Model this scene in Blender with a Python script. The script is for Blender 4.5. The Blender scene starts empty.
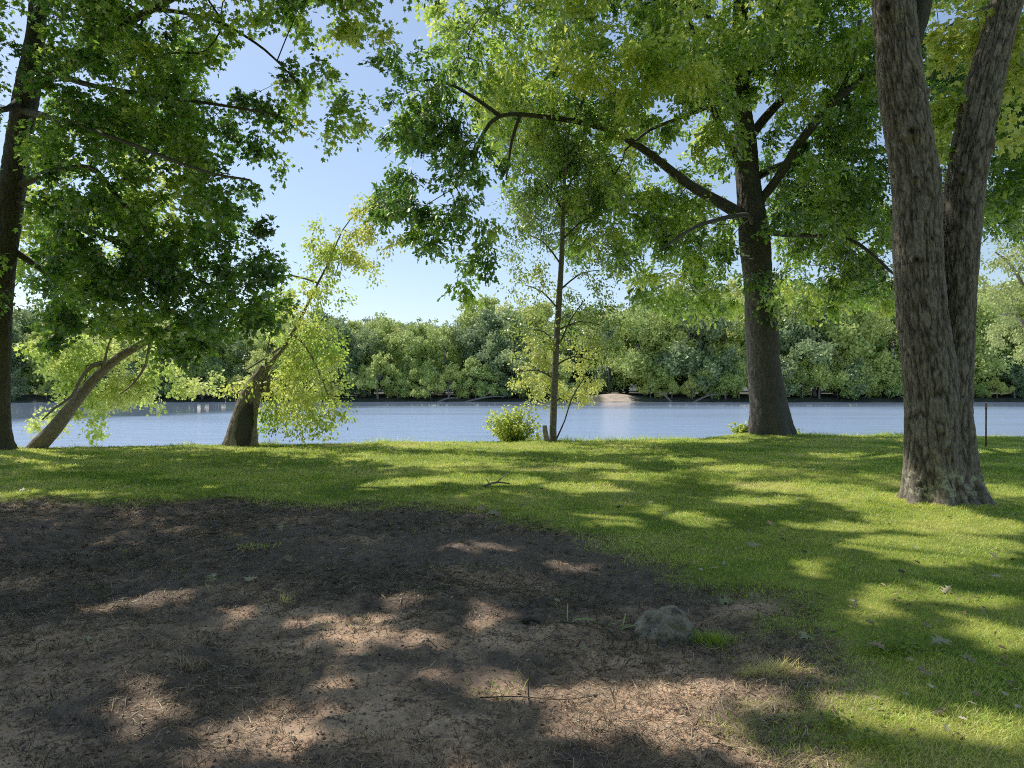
import bpy, math, random, time
import numpy as np
from mathutils import Matrix, Vector
T0 = time.time()
rng = np.random.default_rng(7)
random.seed(7)
C = bpy.context.scene.collection
F = 731.0; HY = 388.0; CAMZ = 1.6

# ------------------------------------------------------------------ measuring helpers
def P(px, py, Y):
    return np.array([(px-512)/F*Y, Y, CAMZ-(py-HY)/F*Y])
def G(px, py):
    Y = CAMZ*F/(py-HY)
    return np.array([(px-512)/F*Y, Y])
def unit(v):
    return v/np.maximum(np.linalg.norm(v, axis=-1, keepdims=True), 1e-9)

# sun
AZ = math.radians(48); EL = math.radians(53)
SUN = np.array([-math.sin(AZ)*math.cos(EL), math.cos(AZ)*math.cos(EL), math.sin(EL)])   # towards the sun

# ------------------------------------------------------------------ noise
_lat = np.random.default_rng(3).random((256, 256))
def vnoise(x, y, s=0):
    x = np.asarray(x, float)+s*17.3; y = np.asarray(y, float)+s*9.1
    xi = np.floor(x).astype(int); yi = np.floor(y).astype(int)
    fx = x-xi; fy = y-yi
    fx = fx*fx*(3-2*fx); fy = fy*fy*(3-2*fy)
    a = _lat[xi & 255, yi & 255]; b = _lat[(xi+1) & 255, yi & 255]
    c = _lat[xi & 255, (yi+1) & 255]; d = _lat[(xi+1) & 255, (yi+1) & 255]
    return (a*(1-fx)+b*fx)*(1-fy)+(c*(1-fx)+d*fx)*fy
def fbm(x, y, o=4, s=0):
    r = 0; a = .5; t = 0
    for k in range(o):
        r = r+a*vnoise(x*2**k, y*2**k, s+k*3); t += a; a *= .5
    return r/t

# ------------------------------------------------------------------ terrain shape
WATER = -1.2
soil_px = [(-500, 503), (0, 502), (200, 499), (420, 504), (500, 511), (600, 536), (700, 572), (765, 602), (800, 640), (835, 668), (856, 705), (846, 768)]
soil_poly = np.array([G(*p) for p in soil_px]+[np.array([1.0, .5]), np.array([-30., .5])])
def sdist(x, y, poly=soil_poly):
    """signed distance, negative inside"""
    x = np.asarray(x, float); y = np.asarray(y, float)
    d = np.full(x.shape, 1e9); ins = np.zeros(x.shape, bool)
    n = len(poly)
    for i in range(n):
        ax, ay = poly[i]; bx, by = poly[(i+1) % n]
        ex, ey = bx-ax, by-ay
        t = np.clip(((x-ax)*ex+(y-ay)*ey)/(ex*ex+ey*ey), 0, 1)
        d = np.minimum(d, np.hypot(x-ax-t*ex, y-ay-t*ey))
        cond = ((ay > y) != (by > y)) & (x < (bx-ax)*(y-ay)/(by-ay+1e-12)+ax)
        ins ^= cond
    return np.where(ins, -d, d)
def soilness(x, y):
    s = sdist(x, y)+(fbm(x*1.3, y*1.3, 4, 5)-.5)*1.1
    return 1/(1+np.exp(np.clip(s/.10, -30, 30))), s
def crest(x):
    return np.interp(x, [-60, -14, -8, 1.2, 5, 8.5, 16, 60], [18.5, 19.6, 20.7, 21.8, 22.8, 24.6, 24.2, 23])
def far_edge(x):
    return 150+(fbm(x*.03+5, x*0+1.5, 3, 2)-.5)*8 - np.clip((x+60)/-60, 0, 1)*20
def height(x, y):
    x = np.asarray(x, float); y = np.asarray(y, float)
    so, s = soilness(x, y)
    near = (fbm(x*.35, y*.35, 3, 1)-.5)*.10
    near = near+(fbm(x*2.2, y*2.2, 4, 4)-.5)*(.02+.09*so)+(fbm(x*11, y*11, 3, 6)-.5)*(.006+.055*so)
    near = near-.03*so
    near = near+.12*np.exp(-((x-8.4)**2+(y-24)**2)/3)+.07*np.exp(-((x-5.8)**2+(y-9.95)**2)/.9)
    near = near+.07*np.exp(-((x-1.0)**2*1.2+(y-21.2)**2)/.7)
    d = y-crest(x)
    bank = np.where(d > 0, -np.minimum(d*.75, 2.6), 0)
    bank = np.where(d > 0, bank-.0*d, bank)
    z = near*np.clip(1-d*.2, 0, 1)+bank
    fe = far_edge(x)
    e = y-fe
    fz = np.where(e > 0, WATER-.1+1.3*(1-np.exp(-np.clip(e, 0, 999)/3))+np.clip(e-6, 0, 300)*.012, WATER-1.4)
    sb = np.exp(-((x-21.5)/4)**2)*np.exp(-((e-4)/5)**2)*.7
    return np.where(y > 85, np.maximum(fz, WATER+.02*e)*(e > -2)+(e <= -2)*(WATER-1.4)+sb*(e > -2), z)
def H(x, y):
    return float(height(np.array([x]), np.array([y]))[0])

# ------------------------------------------------------------------ object helpers
def mesh_obj(name, verts, faces_flat, counts, mat, parent=None, attrs=None, smooth=True):
    me = bpy.data.meshes.new(name)
    verts = np.ascontiguousarray(verts, dtype=np.float32)
    counts = np.asarray(counts, dtype=np.int32)
    ff = np.ascontiguousarray(faces_flat, dtype=np.int32).ravel()
    me.vertices.add(len(verts)); me.vertices.foreach_set('co', verts.ravel())
    me.loops.add(len(ff)); me.loops.foreach_set('vertex_index', ff)
    me.polygons.add(len(counts))
    st = np.concatenate([[0], np.cumsum(counts)[:-1]]).astype(np.int32)
    me.polygons.foreach_set('loop_start', st)
    if attrs:
        for k, v in attrs.items():
            a = me.attributes.new(k, 'FLOAT', 'POINT'); a.data.foreach_set('value', np.ascontiguousarray(v, dtype=np.float32))
    me.update(calc_edges=True)
    if not smooth: me.shade_flat()
    me.materials.append(mat)
    o = bpy.data.objects.new(name, me); C.objects.link(o)
    if parent is not None: o.parent = parent
    return o
def tag(o, label=None, cat=None, group=None, kind=None):
    if label: o['label'] = label
    if cat: o['category'] = cat
    if group: o['group'] = group
    if kind: o['kind'] = kind
    return o
def empty(name, loc, label, cat, group=None):
    o = bpy.data.objects.new(name, None); C.objects.link(o)
    o.location = [float(v) for v in loc]; o.empty_display_size = .2
    return tag(o, label, cat, group)

class Acc:
    """collects tubes etc. into one mesh"""
    def __init__(s): s.v = []; s.f = []; s.n = 0; s.c = []; s.a = []
    def tube(s, pts, rad, sides=6, cap=True):
        pts = np.asarray(pts, float); rad = np.asarray(rad, float); m = len(pts)
        t = unit(np.gradient(pts, axis=0))
        ref = np.array([.13, .97, .2]) if abs(t[0, 1]) < .8 else np.array([1., .1, .1])
        u = unit(np.cross(t, ref)); w = np.cross(t, u)
        th = np.linspace(0, 2*math.pi, sides, endpoint=False)
        ring = pts[:, None]+rad[:, None, None]*(np.cos(th)[None, :, None]*u[:, None]+np.sin(th)[None, :, None]*w[:, None])
        s.v.append(ring.reshape(-1, 3))
        i = np.arange(m-1)[:, None]*sides; j = np.arange(sides)[None]; k = (j+1) % sides
        q = np.stack([i+j, i+k, i+sides+k, i+sides+j], -1).reshape(-1, 4)+s.n
        s.f.append(q.ravel()); s.c += [4]*len(q)
        if cap:
            s.f.append(np.arange(sides)[::-1]+s.n); s.c.append(sides)
            s.f.append(np.arange(sides)+s.n+(m-1)*sides); s.c.append(sides)
        s.n += m*sides
    def raw(s, v, f, counts):
        v = np.asarray(v, float); s.v.append(v); s.f.append(np.asarray(f).ravel()+s.n); s.c += list(counts); s.n += len(v)
    def build(s, name, mat, parent=None, off=None, attrs=None, smooth=True):
        v = np.concatenate(s.v)
        if off is not None: v = v-np.asarray(off)
        return mesh_obj(name, v, np.concatenate(s.f), s.c, mat, parent, attrs, smooth)

def spline(pts, step=.25):
    """Catmull-Rom through rows of any width"""
    p = np.asarray(pts, float)
    p = np.vstack([2*p[0]-p[1], p, 2*p[-1]-p[-2]])
    out = []
    for i in range(1, len(p)-2):
        L = np.linalg.norm(p[i+1, :3]-p[i, :3]); n = max(2, int(L/step))
        t = np.linspace(0, 1, n, endpoint=False)[:, None]
        out.append(.5*((2*p[i])+(-p[i-1]+p[i+1])*t+(2*p[i-1]-5*p[i]+4*p[i+1]-p[i+2])*t*t+(-p[i-1]+3*p[i]-3*p[i+1]+p[i+2])*t**3))
    out.append(p[-2][None])
    return np.concatenate(out)

# ------------------------------------------------------------------ materials
class NT:
    def __init__(s, name):
        s.m = bpy.data.materials.new(name); s.m.use_nodes = True
        s.t = s.m.node_tree; s.t.nodes.clear()
        s.out = s.n('ShaderNodeOutputMaterial')
    def n(s, typ, **kw):
        nd = s.t.nodes.new(typ)
        for k, v in kw.items():
            if k.startswith('i_'):
                key = k[2:]; key = int(key) if key.isdigit() else key.replace('_', ' ')
                if hasattr(v, 'is_linked') or isinstance(v, bpy.types.NodeSocket): s.t.links.new(v, nd.inputs[key])
                else: nd.inputs[key].default_value = v
            else: setattr(nd, k, v)
        return nd
    def l(s, a, b): s.t.links.new(a, b)
    def ramp(s, fac, stops):
        r = s.n('ShaderNodeValToRGB'); s.l(fac, r.inputs[0])
        e = r.color_ramp.elements
        while len(e) < len(stops): e.new(.5)
        for x, (p, c) in zip(e, stops): x.position = p; x.color = (*c, 1)
        return r.outputs[0]
    def noise(s, vec, scale, detail=4, rough=.55):
        k = s.n('ShaderNodeTexNoise'); s.l(vec, k.inputs['Vector']); k.inputs['Scale'].default_value = scale
        k.inputs['Detail'].default_value = detail; k.inputs['Roughness'].default_value = rough
        return k.outputs[0]
    def mapping(s, vec, sc=(1, 1, 1), loc=(0, 0, 0)):
        k = s.n('ShaderNodeMapping'); s.l(vec, k.inputs[0]); k.inputs['Scale'].default_value = sc; k.inputs['Location'].default_value = loc
        return k.outputs[0]
    def math(s, op, a, b=None, c=None, clamp=False):
        k = s.n('ShaderNodeMath', operation=op, use_clamp=clamp)
        for i, v in enumerate((a, b, c)):
            if v is None: continue
            if isinstance(v, bpy.types.NodeSocket): s.l(v, k.inputs[i])
            else: k.inputs[i].default_value = v
        return k.outputs[0]
    def mix(s, fac, a, b, mode='MIX'):
        k = s.n('ShaderNodeMix', data_type='RGBA', blend_type=mode)
        for i, v in ((0, fac), (6, a), (7, b)):
            if isinstance(v, bpy.types.NodeSocket): s.l(v, k.inputs[i])
            elif i == 0: k.inputs[0].default_value = v
            else: k.inputs[i].default_value = (*v, 1)
        return k.outputs[2]
    def bump(s, h, strength, dist=.02):
        k = s.n('ShaderNodeBump'); s.l(h, k.inputs['Height']); k.inputs['Strength'].default_value = strength; k.inputs['Distance'].default_value = dist
        return k.outputs[0]
    def pos(s):
        return s.n('ShaderNodeNewGeometry').outputs['Position']
    def obj(s):
        return s.n('ShaderNodeTexCoord').outputs['Object']
    def attr(s, name):
        return s.n('ShaderNodeAttribute', attribute_name=name).outputs['Fac']

def leaf_mat(name, cols, trans, tfac=.5, gloss=.10, rnd=False):
    m = NT(name)
    f = m.attr('tint')
    if rnd:
        oi = m.n('ShaderNodeObjectInfo').outputs['Random']
        f = m.math('ADD', m.math('MULTIPLY', f, .45), m.math('MULTIPLY', oi, .55))
    k = len(cols)-1
    col = m.ramp(f, [(i/k, c) for i, c in enumerate(cols)])
    tcol = m.ramp(f, [(i/(len(trans)-1), c) for i, c in enumerate(trans)])
    d = m.n('ShaderNodeBsdfDiffuse'); m.l(col, d.inputs[0])
    t = m.n('ShaderNodeBsdfTranslucent'); m.l(tcol, t.inputs[0])
    x = m.n('ShaderNodeMixShader'); x.inputs[0].default_value = tfac; m.l(d.outputs[0], x.inputs[1]); m.l(t.outputs[0], x.inputs[2])
    g = m.n('ShaderNodeBsdfGlossy'); g.inputs['Roughness'].default_value = .42; g.inputs[0].default_value = (.85, .88, .62, 1)
    y = m.n('ShaderNodeMixShader'); y.inputs[0].default_value = gloss; m.l(x.outputs[0], y.inputs[1]); m.l(g.outputs[0], y.inputs[2])
    m.l(y.outputs[0], m.out.inputs[0])
    return m.m
def bark_mat(name, dark, mid, light, sc=(15, 15, 4.5), bump=1.0, lichen=False, dist=.03):
    m = NT(name); p = m.pos()
    v = m.mapping(p, sc)
    n1 = m.noise(v, 3.2, 6, .65); n2 = m.noise(p, 2.2, 3); n3 = m.noise(p, 60, 4, .7)
    f = m.math('ADD', m.math('MULTIPLY', n1, .75), m.math('MULTIPLY', n3, .25))
    col = m.ramp(f, [(.36, dark), (.5, mid), (.66, light)])
    col = m.mix(m.math('MULTIPLY', n2, .5), col, (.13, .13, .10), 'MIX')
    if lichen:
        rg = m.attr('ridge'); fr_ = m.math('ADD', m.math('MULTIPLY', rg, .42), m.math('MULTIPLY', f, .58))
        col = m.ramp(fr_, [(.28, (.018, .014, .011)), (.44, (.085, .067, .052)), (.60, (.16, .13, .10)), (.76, (.28, .235, .185))])  # furrows coloured dark, painting crevice shade into the bark
        f = m.math('ADD', f, m.math('MULTIPLY', rg, .6))
        s = m.n('ShaderNodeSeparateXYZ'); m.l(p, s.inputs[0])
        zf = m.math('MULTIPLY', m.math('SUBTRACT', s.outputs[2], .1, clamp=True), 12, clamp=True)
        zg = m.math('SUBTRACT', 1.0, m.math('MULTIPLY', m.math('SUBTRACT', s.outputs[2], .42, clamp=True), 6, clamp=True))
        ln = m.math('MULTIPLY', m.math('SUBTRACT', m.noise(p, 8, 5, .7), .50), 10, clamp=True)
        col = m.mix(m.math('MULTIPLY', m.math('MULTIPLY', zf, zg), ln), col, (.44, .45, .28))
    b = m.n('ShaderNodeBsdfPrincipled'); m.l(col, b.inputs['Base Color']); b.inputs['Roughness'].default_value = .9
    b.inputs['Specular IOR Level'].default_value = .2
    m.l(m.bump(f, bump, dist), b.inputs['Normal'])
    m.l(b.outputs[0], m.out.inputs[0])
    return m.m

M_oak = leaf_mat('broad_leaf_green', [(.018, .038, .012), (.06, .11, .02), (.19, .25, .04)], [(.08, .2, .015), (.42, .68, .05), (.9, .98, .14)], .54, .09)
M_left = leaf_mat('dark_leaf_green', [(.014, .034, .012), (.035, .075, .018), (.10, .16, .03)], [(.06, .17, .015), (.30, .58, .04), (.86, .96, .12)], .52, .10)  # darker leaf green of the left-hand trees
M_yel = leaf_mat('yellow_green_leaf', [(.14, .20, .04), (.2, .27, .05), (.27, .32, .07)], [(.42, .62, .09), (.6, .78, .13), (.74, .84, .2)], .55, .05)
M_brt = leaf_mat('bright_green_leaf', [(.06, .12, .025), (.11, .17, .03), (.17, .22, .04)], [(.32, .55, .05), (.6, .74, .09), (.8, .82, .14)], .55, .06)
M_birch = leaf_mat('small_birch_leaf', [(.05, .08, .02), (.10, .13, .03), (.22, .24, .05)], [(.22, .36, .04), (.48, .6, .07), (.82, .84, .14)], .48, .12)
M_pale = leaf_mat('pale_green_leaf', [(.10, .15, .05), (.14, .19, .06), (.18, .21, .07)], [(.4, .5, .12), (.5, .58, .14), (.6, .62, .2)], .5, .06)
def far_mat(name, cols, trans):
    return leaf_mat(name, cols, trans, .42, .05, True)
M_far = far_mat('far_shore_leaf', [(.14, .24, .06), (.30, .42, .09), (.48, .56, .12), (.64, .63, .17)], [(.36, .48, .15), (.56, .66, .2), (.74, .76, .3)])  # far leaf colours lifted to stand in for distance haze
M_fard = far_mat('far_shore_dark_leaf', [(.09, .14, .07), (.15, .22, .09), (.24, .32, .12)], [(.22, .33, .14), (.38, .5, .18)])
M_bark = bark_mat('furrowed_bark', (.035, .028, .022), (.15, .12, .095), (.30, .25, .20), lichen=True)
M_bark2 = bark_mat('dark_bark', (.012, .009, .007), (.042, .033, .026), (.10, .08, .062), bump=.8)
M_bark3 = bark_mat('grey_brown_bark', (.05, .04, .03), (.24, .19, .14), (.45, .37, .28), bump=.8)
M_twig = bark_mat('twig_bark', (.02, .016, .013), (.05, .042, .033), (.09, .075, .06), (20, 20, 6), .4)
M_birchbark = bark_mat('birch_bark', (.025, .02, .015), (.11, .09, .065), (.28, .24, .18), (2, 2, 9), .5, dist=.01)
M_fartrunk = bark_mat('far_trunk_bark', (.08, .07, .06), (.16, .14, .12), (.25, .22, .19), (3, 3, 1), .4)

# ------------------------------------------------------------------ leaves
def tmpl(pts, fold=.12, droop=.12):
    """right half outline from base to tip -> two faces sharing the midrib"""
    n = len(pts)
    v = [(0, 0, 0)]+[(x, y, fold*x-droop*y*y) for x, y in pts[:-1]]+[(0, pts[-1][1], -droop*pts[-1][1]**2)]+[(-x, y, fold*x-droop*y*y) for x, y in pts[:-1]]
    r = list(range(0, n+1)); l = [0, n]+list(range(2*n-1, n, -1))
    return np.array(v), [r, l]
T_MAPLE = tmpl([(.40, .16), (.24, .30), (.46, .64), (.15, .62), (0, 1.0)])
T_OAK = tmpl([(.16, .2), (.12, .33), (.33, .5), (.14, .6), (.27, .82), (0, 1.0)])
T_OVAL = tmpl([(.24, .3), (.25, .6), (0, 1.0)])
T_LONG = tmpl([(.12, .3), (.12, .6), (0, 1.0)])

def leaf_obj(name, parent, mat, pos, d, nrm, size, tint, T, off=(0, 0, 0)):
    tv, tf = T
    n = len(pos)
    y = unit(d); x = unit(np.cross(y, nrm)); z = np.cross(x, y)
    sz = size[:, None, None]
    co = pos[:, None]+sz*(tv[None, :, 0, None]*x[:, None]+tv[None, :, 1, None]*y[:, None]+tv[None, :, 2, None]*z[:, None])
    k = len(tv)
    fl = np.concatenate([np.array(f) for f in tf]); cn = [len(f) for f in tf]
    faces = (np.arange(n)[:, None]*k+fl[None]).ravel()
    counts = np.tile(cn, n)
    return mesh_obj(name, co.reshape(-1, 3)-np.asarray(off), faces, counts, mat, parent, {'tint': np.repeat(np.clip(tint, 0, 1), k)})

# sunny patches seen on the ground: gaps in the canopy along the sun's direction
patches_px = [(482, 542, 26, 6), (575, 561, 24, 6), (95, 533, 14, 4), (8, 536, 16, 4), (130, 593, 52, 9), (222, 610, 30, 9),
 (345, 630, 55, 9), (400, 648, 62, 14), (415, 608, 24, 6), (492, 618, 30, 9), (155, 713, 36, 13), (270, 728, 50, 30), (300, 700, 30, 16),
 (560, 684, 130, 17), (650, 722, 100, 22), (800, 748, 60, 18), (700, 695, 70, 18), (772, 655, 26, 12), (470, 760, 60, 12), (360, 680, 22, 9),
 (15, 497, 26, 4), (75, 495, 16, 3), (215, 485, 14, 3), (395, 485, 34, 6), (480, 480, 60, 5), (575, 487, 44, 5), (615, 521, 34, 6),
 (660, 508, 20, 4), (430, 464, 40, 3), (590, 466, 30, 2.5), (520, 446, 130, 3), (690, 460, 26, 2.5), (735, 467, 26, 3), (640, 476, 40, 3),
 (815, 490, 60, 7), (875, 502, 60, 9), (940, 522, 70, 12), (1000, 545, 60, 10), (900, 545, 70, 9), (830, 524, 50, 6), (1005, 490, 30, 8), (965, 560, 60, 10),
 (828, 567, 34, 7), (950, 600, 60, 12), (1010, 640, 40, 22), (870, 608, 40, 8), (880, 700, 70, 22), (960, 715, 60, 22), (1005, 740, 40, 20), (830, 690, 40, 12), (700, 520, 30, 5), (760, 500, 30, 4), (850, 455, 60, 3), (960, 450, 60, 4), (700, 441, 50, 2)]
PW = []
for (a, b, rx, ry) in patches_px:
    c = G(a, b); y0 = G(a, b-ry)[1]; y1 = G(a, b+ry)[1]
    PW.append((c[0], (y0+y1)/2, rx/F*c[1], (y0-y1)/2))
PW = np.array(PW)
def gap(pos, r):
    """leaves whose shadow would land on a sunny patch"""
    t = pos[:, 2]/SUN[2]
    gx = pos[:, 0]-SUN[0]*t; gy = pos[:, 1]-SUN[1]*t
    wx = gx+(fbm(gx*1.6, gy*1.6, 3, 8)-.5)*.9; wy = gy+(fbm(gx*1.6, gy*1.6, 3, 11)-.5)*.9
    wx = wx+(fbm(gx*7, gy*7, 2, 14)-.5)*.35; wy = wy+(fbm(gx*7, gy*7, 2, 17)-.5)*.35
    q = np.full(len(pos), 9.)
    for (cx, cy, rx, ry) in PW:
        q = np.minimum(q, ((wx-cx)/(rx+.05))**2+((wy-cy)/(ry+.05))**2)
    pr = np.clip((1.15-q)/.22, 0, 1)
    return r.random(len(pos)) < pr

class Tree:
    def __init__(s, name, base, label, cat='tree', group=None, seed=1):
        s.root = empty(name, base, label, cat, group); s.base = np.asarray(base, float)
        s.r = np.random.default_rng(seed)
        s.N = np.zeros((60000, 3)); s.R = np.zeros(60000); s.par = np.full(60000, -1); s.fix = np.zeros(60000, bool); s.n = 0
        s.spans = []; s.drawn = []; s.paths = []; s.ends = []
    def limb(s, pts, sides=10, draw=True, step=.3):
        """pts rows (x,y,z,r)"""
        q = spline(pts, step)
        m = len(q); k = s.n
        s.N[k:k+m] = q[:, :3]; s.R[k:k+m] = q[:, 3]; s.fix[k:k+m] = True; s.n += m
        s.spans.append((k, k+m)); s.drawn.append((q, sides) if draw else None)
        return q
    def attach(s, A, spray_lo=.1):
        """A: rows x,y,z,nleaves,spread,tint"""
        A = np.asarray(A)
        lim = s.N[:s.n]
        d0 = np.array([np.min(np.sum((lim-a[:3])**2, 1)) for a in A])
        for a in A[np.argsort(d0)]:
            e = a[:3]
            D = np.linalg.norm(s.N[:s.n]-e, axis=1)
            i = int(np.argmin(D)); st = s.N[i]; d = D[i]
            m = max(2, int(d/.4)+1)
            c = (st+e)/2+d*.22*(s.r.normal(size=3)*.5+np.array([0, 0, .45]))
            t = np.linspace(0, 1, m+1)[1:, None]
            q = (1-t)**2*st+2*t*(1-t)*c+t*t*e
            if m > 3: q[:-1] += s.r.normal(size=(m-1, 3))*.03*min(d, 2)
            k = s.n
            s.N[k:k+m] = q; s.par[k] = i; s.par[k+1:k+m] = np.arange(k, k+m-1); s.n += m
            s.paths.append((i, k, k+m))
            s.ends.append((*e, *(unit(e-c)), *a[3:6]))
    def wood(s, mat_limb, mat_twig, tip=.005, minr=.007):
        acc = np.zeros(s.n); ex = 2.3
        for j in range(s.n-1, -1, -1):
            if not s.fix[j]:
                s.R[j] = max(tip, acc[j]**(1/ex)); p = s.par[j]
                acc[p] += max(s.R[j], tip)**ex if (acc[j] > 0) else tip**ex
        own = np.full(s.n, -1); k0 = 0
        for li, (q, sides) in enumerate(s.spans): own[q:sides] = li
        groups = {}; comp = {}
        for pi, (i, a, b) in enumerate(s.paths):
            if s.fix[i]:
                key = ('limb', own[i]) if s.drawn[own[i]] is not None else ('branch', pi)
            else: key = comp[i]
            for j in range(a, b): comp[j] = key
            r = s.R[a:b]
            if r[0] < minr: continue
            if key not in groups: groups[key] = Acc()
            r0 = min(s.R[i]*.7, r[0]*1.25) if s.fix[i] else min(s.R[i], r[0]*1.1)
            groups[key].tube(np.vstack([s.N[i], s.N[a:b]]), np.minimum(np.concatenate([[r0], r]), r0), 6 if r[0] > .03 else 4, cap=False)
        for li, d_ in enumerate(s.drawn):
            if d_ is None: continue
            g_ = groups.pop(('limb', li), Acc()); g_.tube(d_[0][:, :3], d_[0][:, 3], d_[1])
            g_.build('limb', mat_limb, s.root, s.base)
        for g_ in groups.values(): g_.build('branch', mat_twig, s.root, s.base)
    def crown(s, mat, T, size, carve=True, name='crown', droop=.25, ntw=6, flat=.35):
        E = np.array(s.ends); r = s.r
        reps = np.maximum(E[:, 6].astype(int), 1)
        idx = np.repeat(np.arange(len(E)), reps); n = len(idx)
        # twiglets per end
        tw = r.normal(size=(len(E), ntw, 3)); tw[:, :, 2] *= .6
        tw = unit(unit(tw)+E[:, None, 3:6]*.55-np.array([0, 0, droop]))
        ti = r.integers(0, ntw, n)
        d = tw[idx, ti]
        t = r.random(n)**.8
        sp = E[idx, 7]
        pos = E[idx, :3]+d*(t*sp)[:, None]-np.array([0, 0, 1])*(t*t*sp*droop*.5)[:, None]+r.normal(size=(n, 3))*(.05+.08*sp)[:, None]
        ld = unit(d+unit(r.normal(size=(n, 3)))*.9-np.array([0, 0, .35]))
        nr = unit(np.array([0, 0, 1.])+r.normal(size=(n, 3))*flat*1.6)
        sz = size*(.6+.6*r.random(n))
        tint = np.clip(E[idx, 8]+r.normal(size=n)*.16+(fbm(pos[:, 0]*.9+pos[:, 1]*.5, pos[:, 2]*.9, 3, 5)-.5)*1.5, 0, 1)
        if carve:
            k = ~gap(pos, r); pos, ld, nr, sz, tint = pos[k], ld[k], nr[k], sz[k], tint[k]
        s.nleaf = len(pos)
        return leaf_obj(name, s.root, mat, pos, ld, nr, sz, tint, T, s.base)

def clump_pts(r, clumps, Y, dY, nl, spread, dens=1.0, tint=.4):
    """clumps: (px,py,rx,ry[,weight[,tint]]) as seen, placed at depth Y +- dY"""
    out = []
    for c in clumps:
        px, py, rx, ry = c[:4]; w = c[4] if len(c) > 4 else 1; tn = c[5] if len(c) > 5 else tint
        area = rx*ry*(Y/F)**2*3.14
        n = max(2, int(area*w*dens))
        q = r.normal(size=(n, 3)); q = unit(q)*(r.random((n, 1))**(1/3))
        y = Y+q[:, 2]*dY
        x = (px+q[:, 0]*rx-512)/F*y; z = CAMZ-(py+q[:, 1]*ry-HY)/F*y
        tt = tn+r.normal(size=n)*.12
        out.append(np.stack([x, y, z, nl*(.6+.8*r.random(n)), spread*(.7+.6*r.random(n)), tt], 1))
    return np.concatenate(out)
def ball_pts(r, c, rad, n, nl, spread, tint=.4, lowcut=None):
    q = unit(r.normal(size=(n, 3)))*(r.random((n, 1))**(1/2.2))
    p = np.asarray(c)+q*np.asarray(rad)
    a = np.concatenate([p, (nl*(.6+.8*r.random(n)))[:, None], (spread*(.7+.6*r.random(n)))[:, None], (tint+r.normal(size=n)*.12)[:, None]], 1)
    return a
def visible(a):
    """True where a point would fall inside the photographed frame"""
    px = 512+a[:, 0]/a[:, 1]*F; py = HY-(a[:, 2]-CAMZ)/a[:, 1]*F
    return (px > -10) & (px < 1034) & (py > -22)

# ------------------------------------------------------------------ trunks with real bark relief
def trunk_mesh(acc, rows, res=.03, sides=96, ridge=.03, flare=.3, lobes=5, seed=0, knots=(), fk=0.35):
    """rows x,y,z,r; ridges, flared roots and burls built as relief"""
    q = spline(rows, res); m = len(q)
    t = unit(np.gradient(q[:, :3], axis=0))
    u = unit(np.cross(t, np.array([0, 1., .0]))); w = np.cross(u, t)
    th = np.linspace(0, 2*math.pi, sides, endpoint=False)
    L = np.concatenate([[0], np.cumsum(np.linalg.norm(np.diff(q[:, :3], axis=0), axis=1))])
    R = q[:, 3][:, None]; z = q[:, 2][:, None]; Lc = L[:, None]
    h = np.clip(z-0, 0, 99)
    # seamless around: sample the noise on a cylinder unrolled twice and blended
    def cyl(fx, fy, o, s):
        a = fbm(th[None]*fx+Lc*0, Lc*fy+th[None]*0, o, s); b = fbm((th[None]-2*math.pi)*fx+Lc*0, Lc*fy+th[None]*0, o, s)
        k = np.clip((th-math.pi*1.5)/(math.pi*.5), 0, 1)[None]
        return a*(1-k)+b*k
    rmean = float(np.mean(q[:, 3]))
    fr = rmean*2*math.pi/.055/(2*math.pi)      # ridges about 5.5 cm apart
    wob = (cyl(2, 1.5, 3, seed+20)-.5)*2.4
    def ridged(f1, f2, s):
        a = fbm(th[None]*f1+wob, Lc*f2+th[None]*0, 3, s); b = fbm((th[None]-2*math.pi)*f1+wob, Lc*f2+th[None]*0, 3, s)
        k = np.clip((th-math.pi*1.5)/(math.pi*.5), 0, 1)[None]
        return np.clip(np.abs((a*(1-k)+b*k)-.5)*9, 0, 1)
    rd = ridged(fr*1.15, 3.4, seed+30)*.6+ridged(fr*2.6, 9, seed+37)*.4
    rr = R*.95*(1+(cyl(1.2, .8, 3, seed)-.5)*.22)+ridge*(rd-.6)+ridge*.5*(cyl(fr*2, 14, 3, seed+40)-.5)
    fl = flare*np.exp(-h/fk)
    rr = rr*(1+fl*(1+.65*np.cos(lobes*th[None]+seed+.8*np.sin(th[None]*2+seed)))*.9)
    for (kz, kt, amp, sg) in knots:
        rd = rd*(1-np.exp(-((((th[None]-kt+math.pi) % (2*math.pi)-math.pi)*R)**2+(z-kz)**2)/(sg*.5)**2))  # knot holes drop to the dark bark colour, a painted recess shade
        dth = (th[None]-kt+math.pi) % (2*math.pi)-math.pi
        dd = np.sqrt((dth*R)**2+(z-kz)**2)
        rr = rr+amp*np.exp(-(dd/sg)**2)-amp*1.1*np.exp(-(dd/(sg*.38))**2)
    acc.a.append(np.clip(rd, 0, 1).ravel()); acc.a.append(np.full(sides, .5))
    ring = q[:, None, :3]+rr[:, :, None]*(np.cos(th)[None, :, None]*u[:, None]+np.sin(th)[None, :, None]*w[:, None])
    i = np.arange(m-1)[:, None]*sides; j = np.arange(sides)[None]; k = (j+1) % sides
    f = np.stack([i+j, i+k, i+sides+k, i+sides+j], -1).reshape(-1)
    acc.raw(np.concatenate([ring.reshape(-1, 3)]), f, [4]*((m-1)*sides))
    acc.raw(ring[-1], np.arange(sides), [sides])
def prow(px, py, w, Y):
    p = P(px, py, Y); return [p[0], p[1], p[2], w/2/F*Y]

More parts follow.
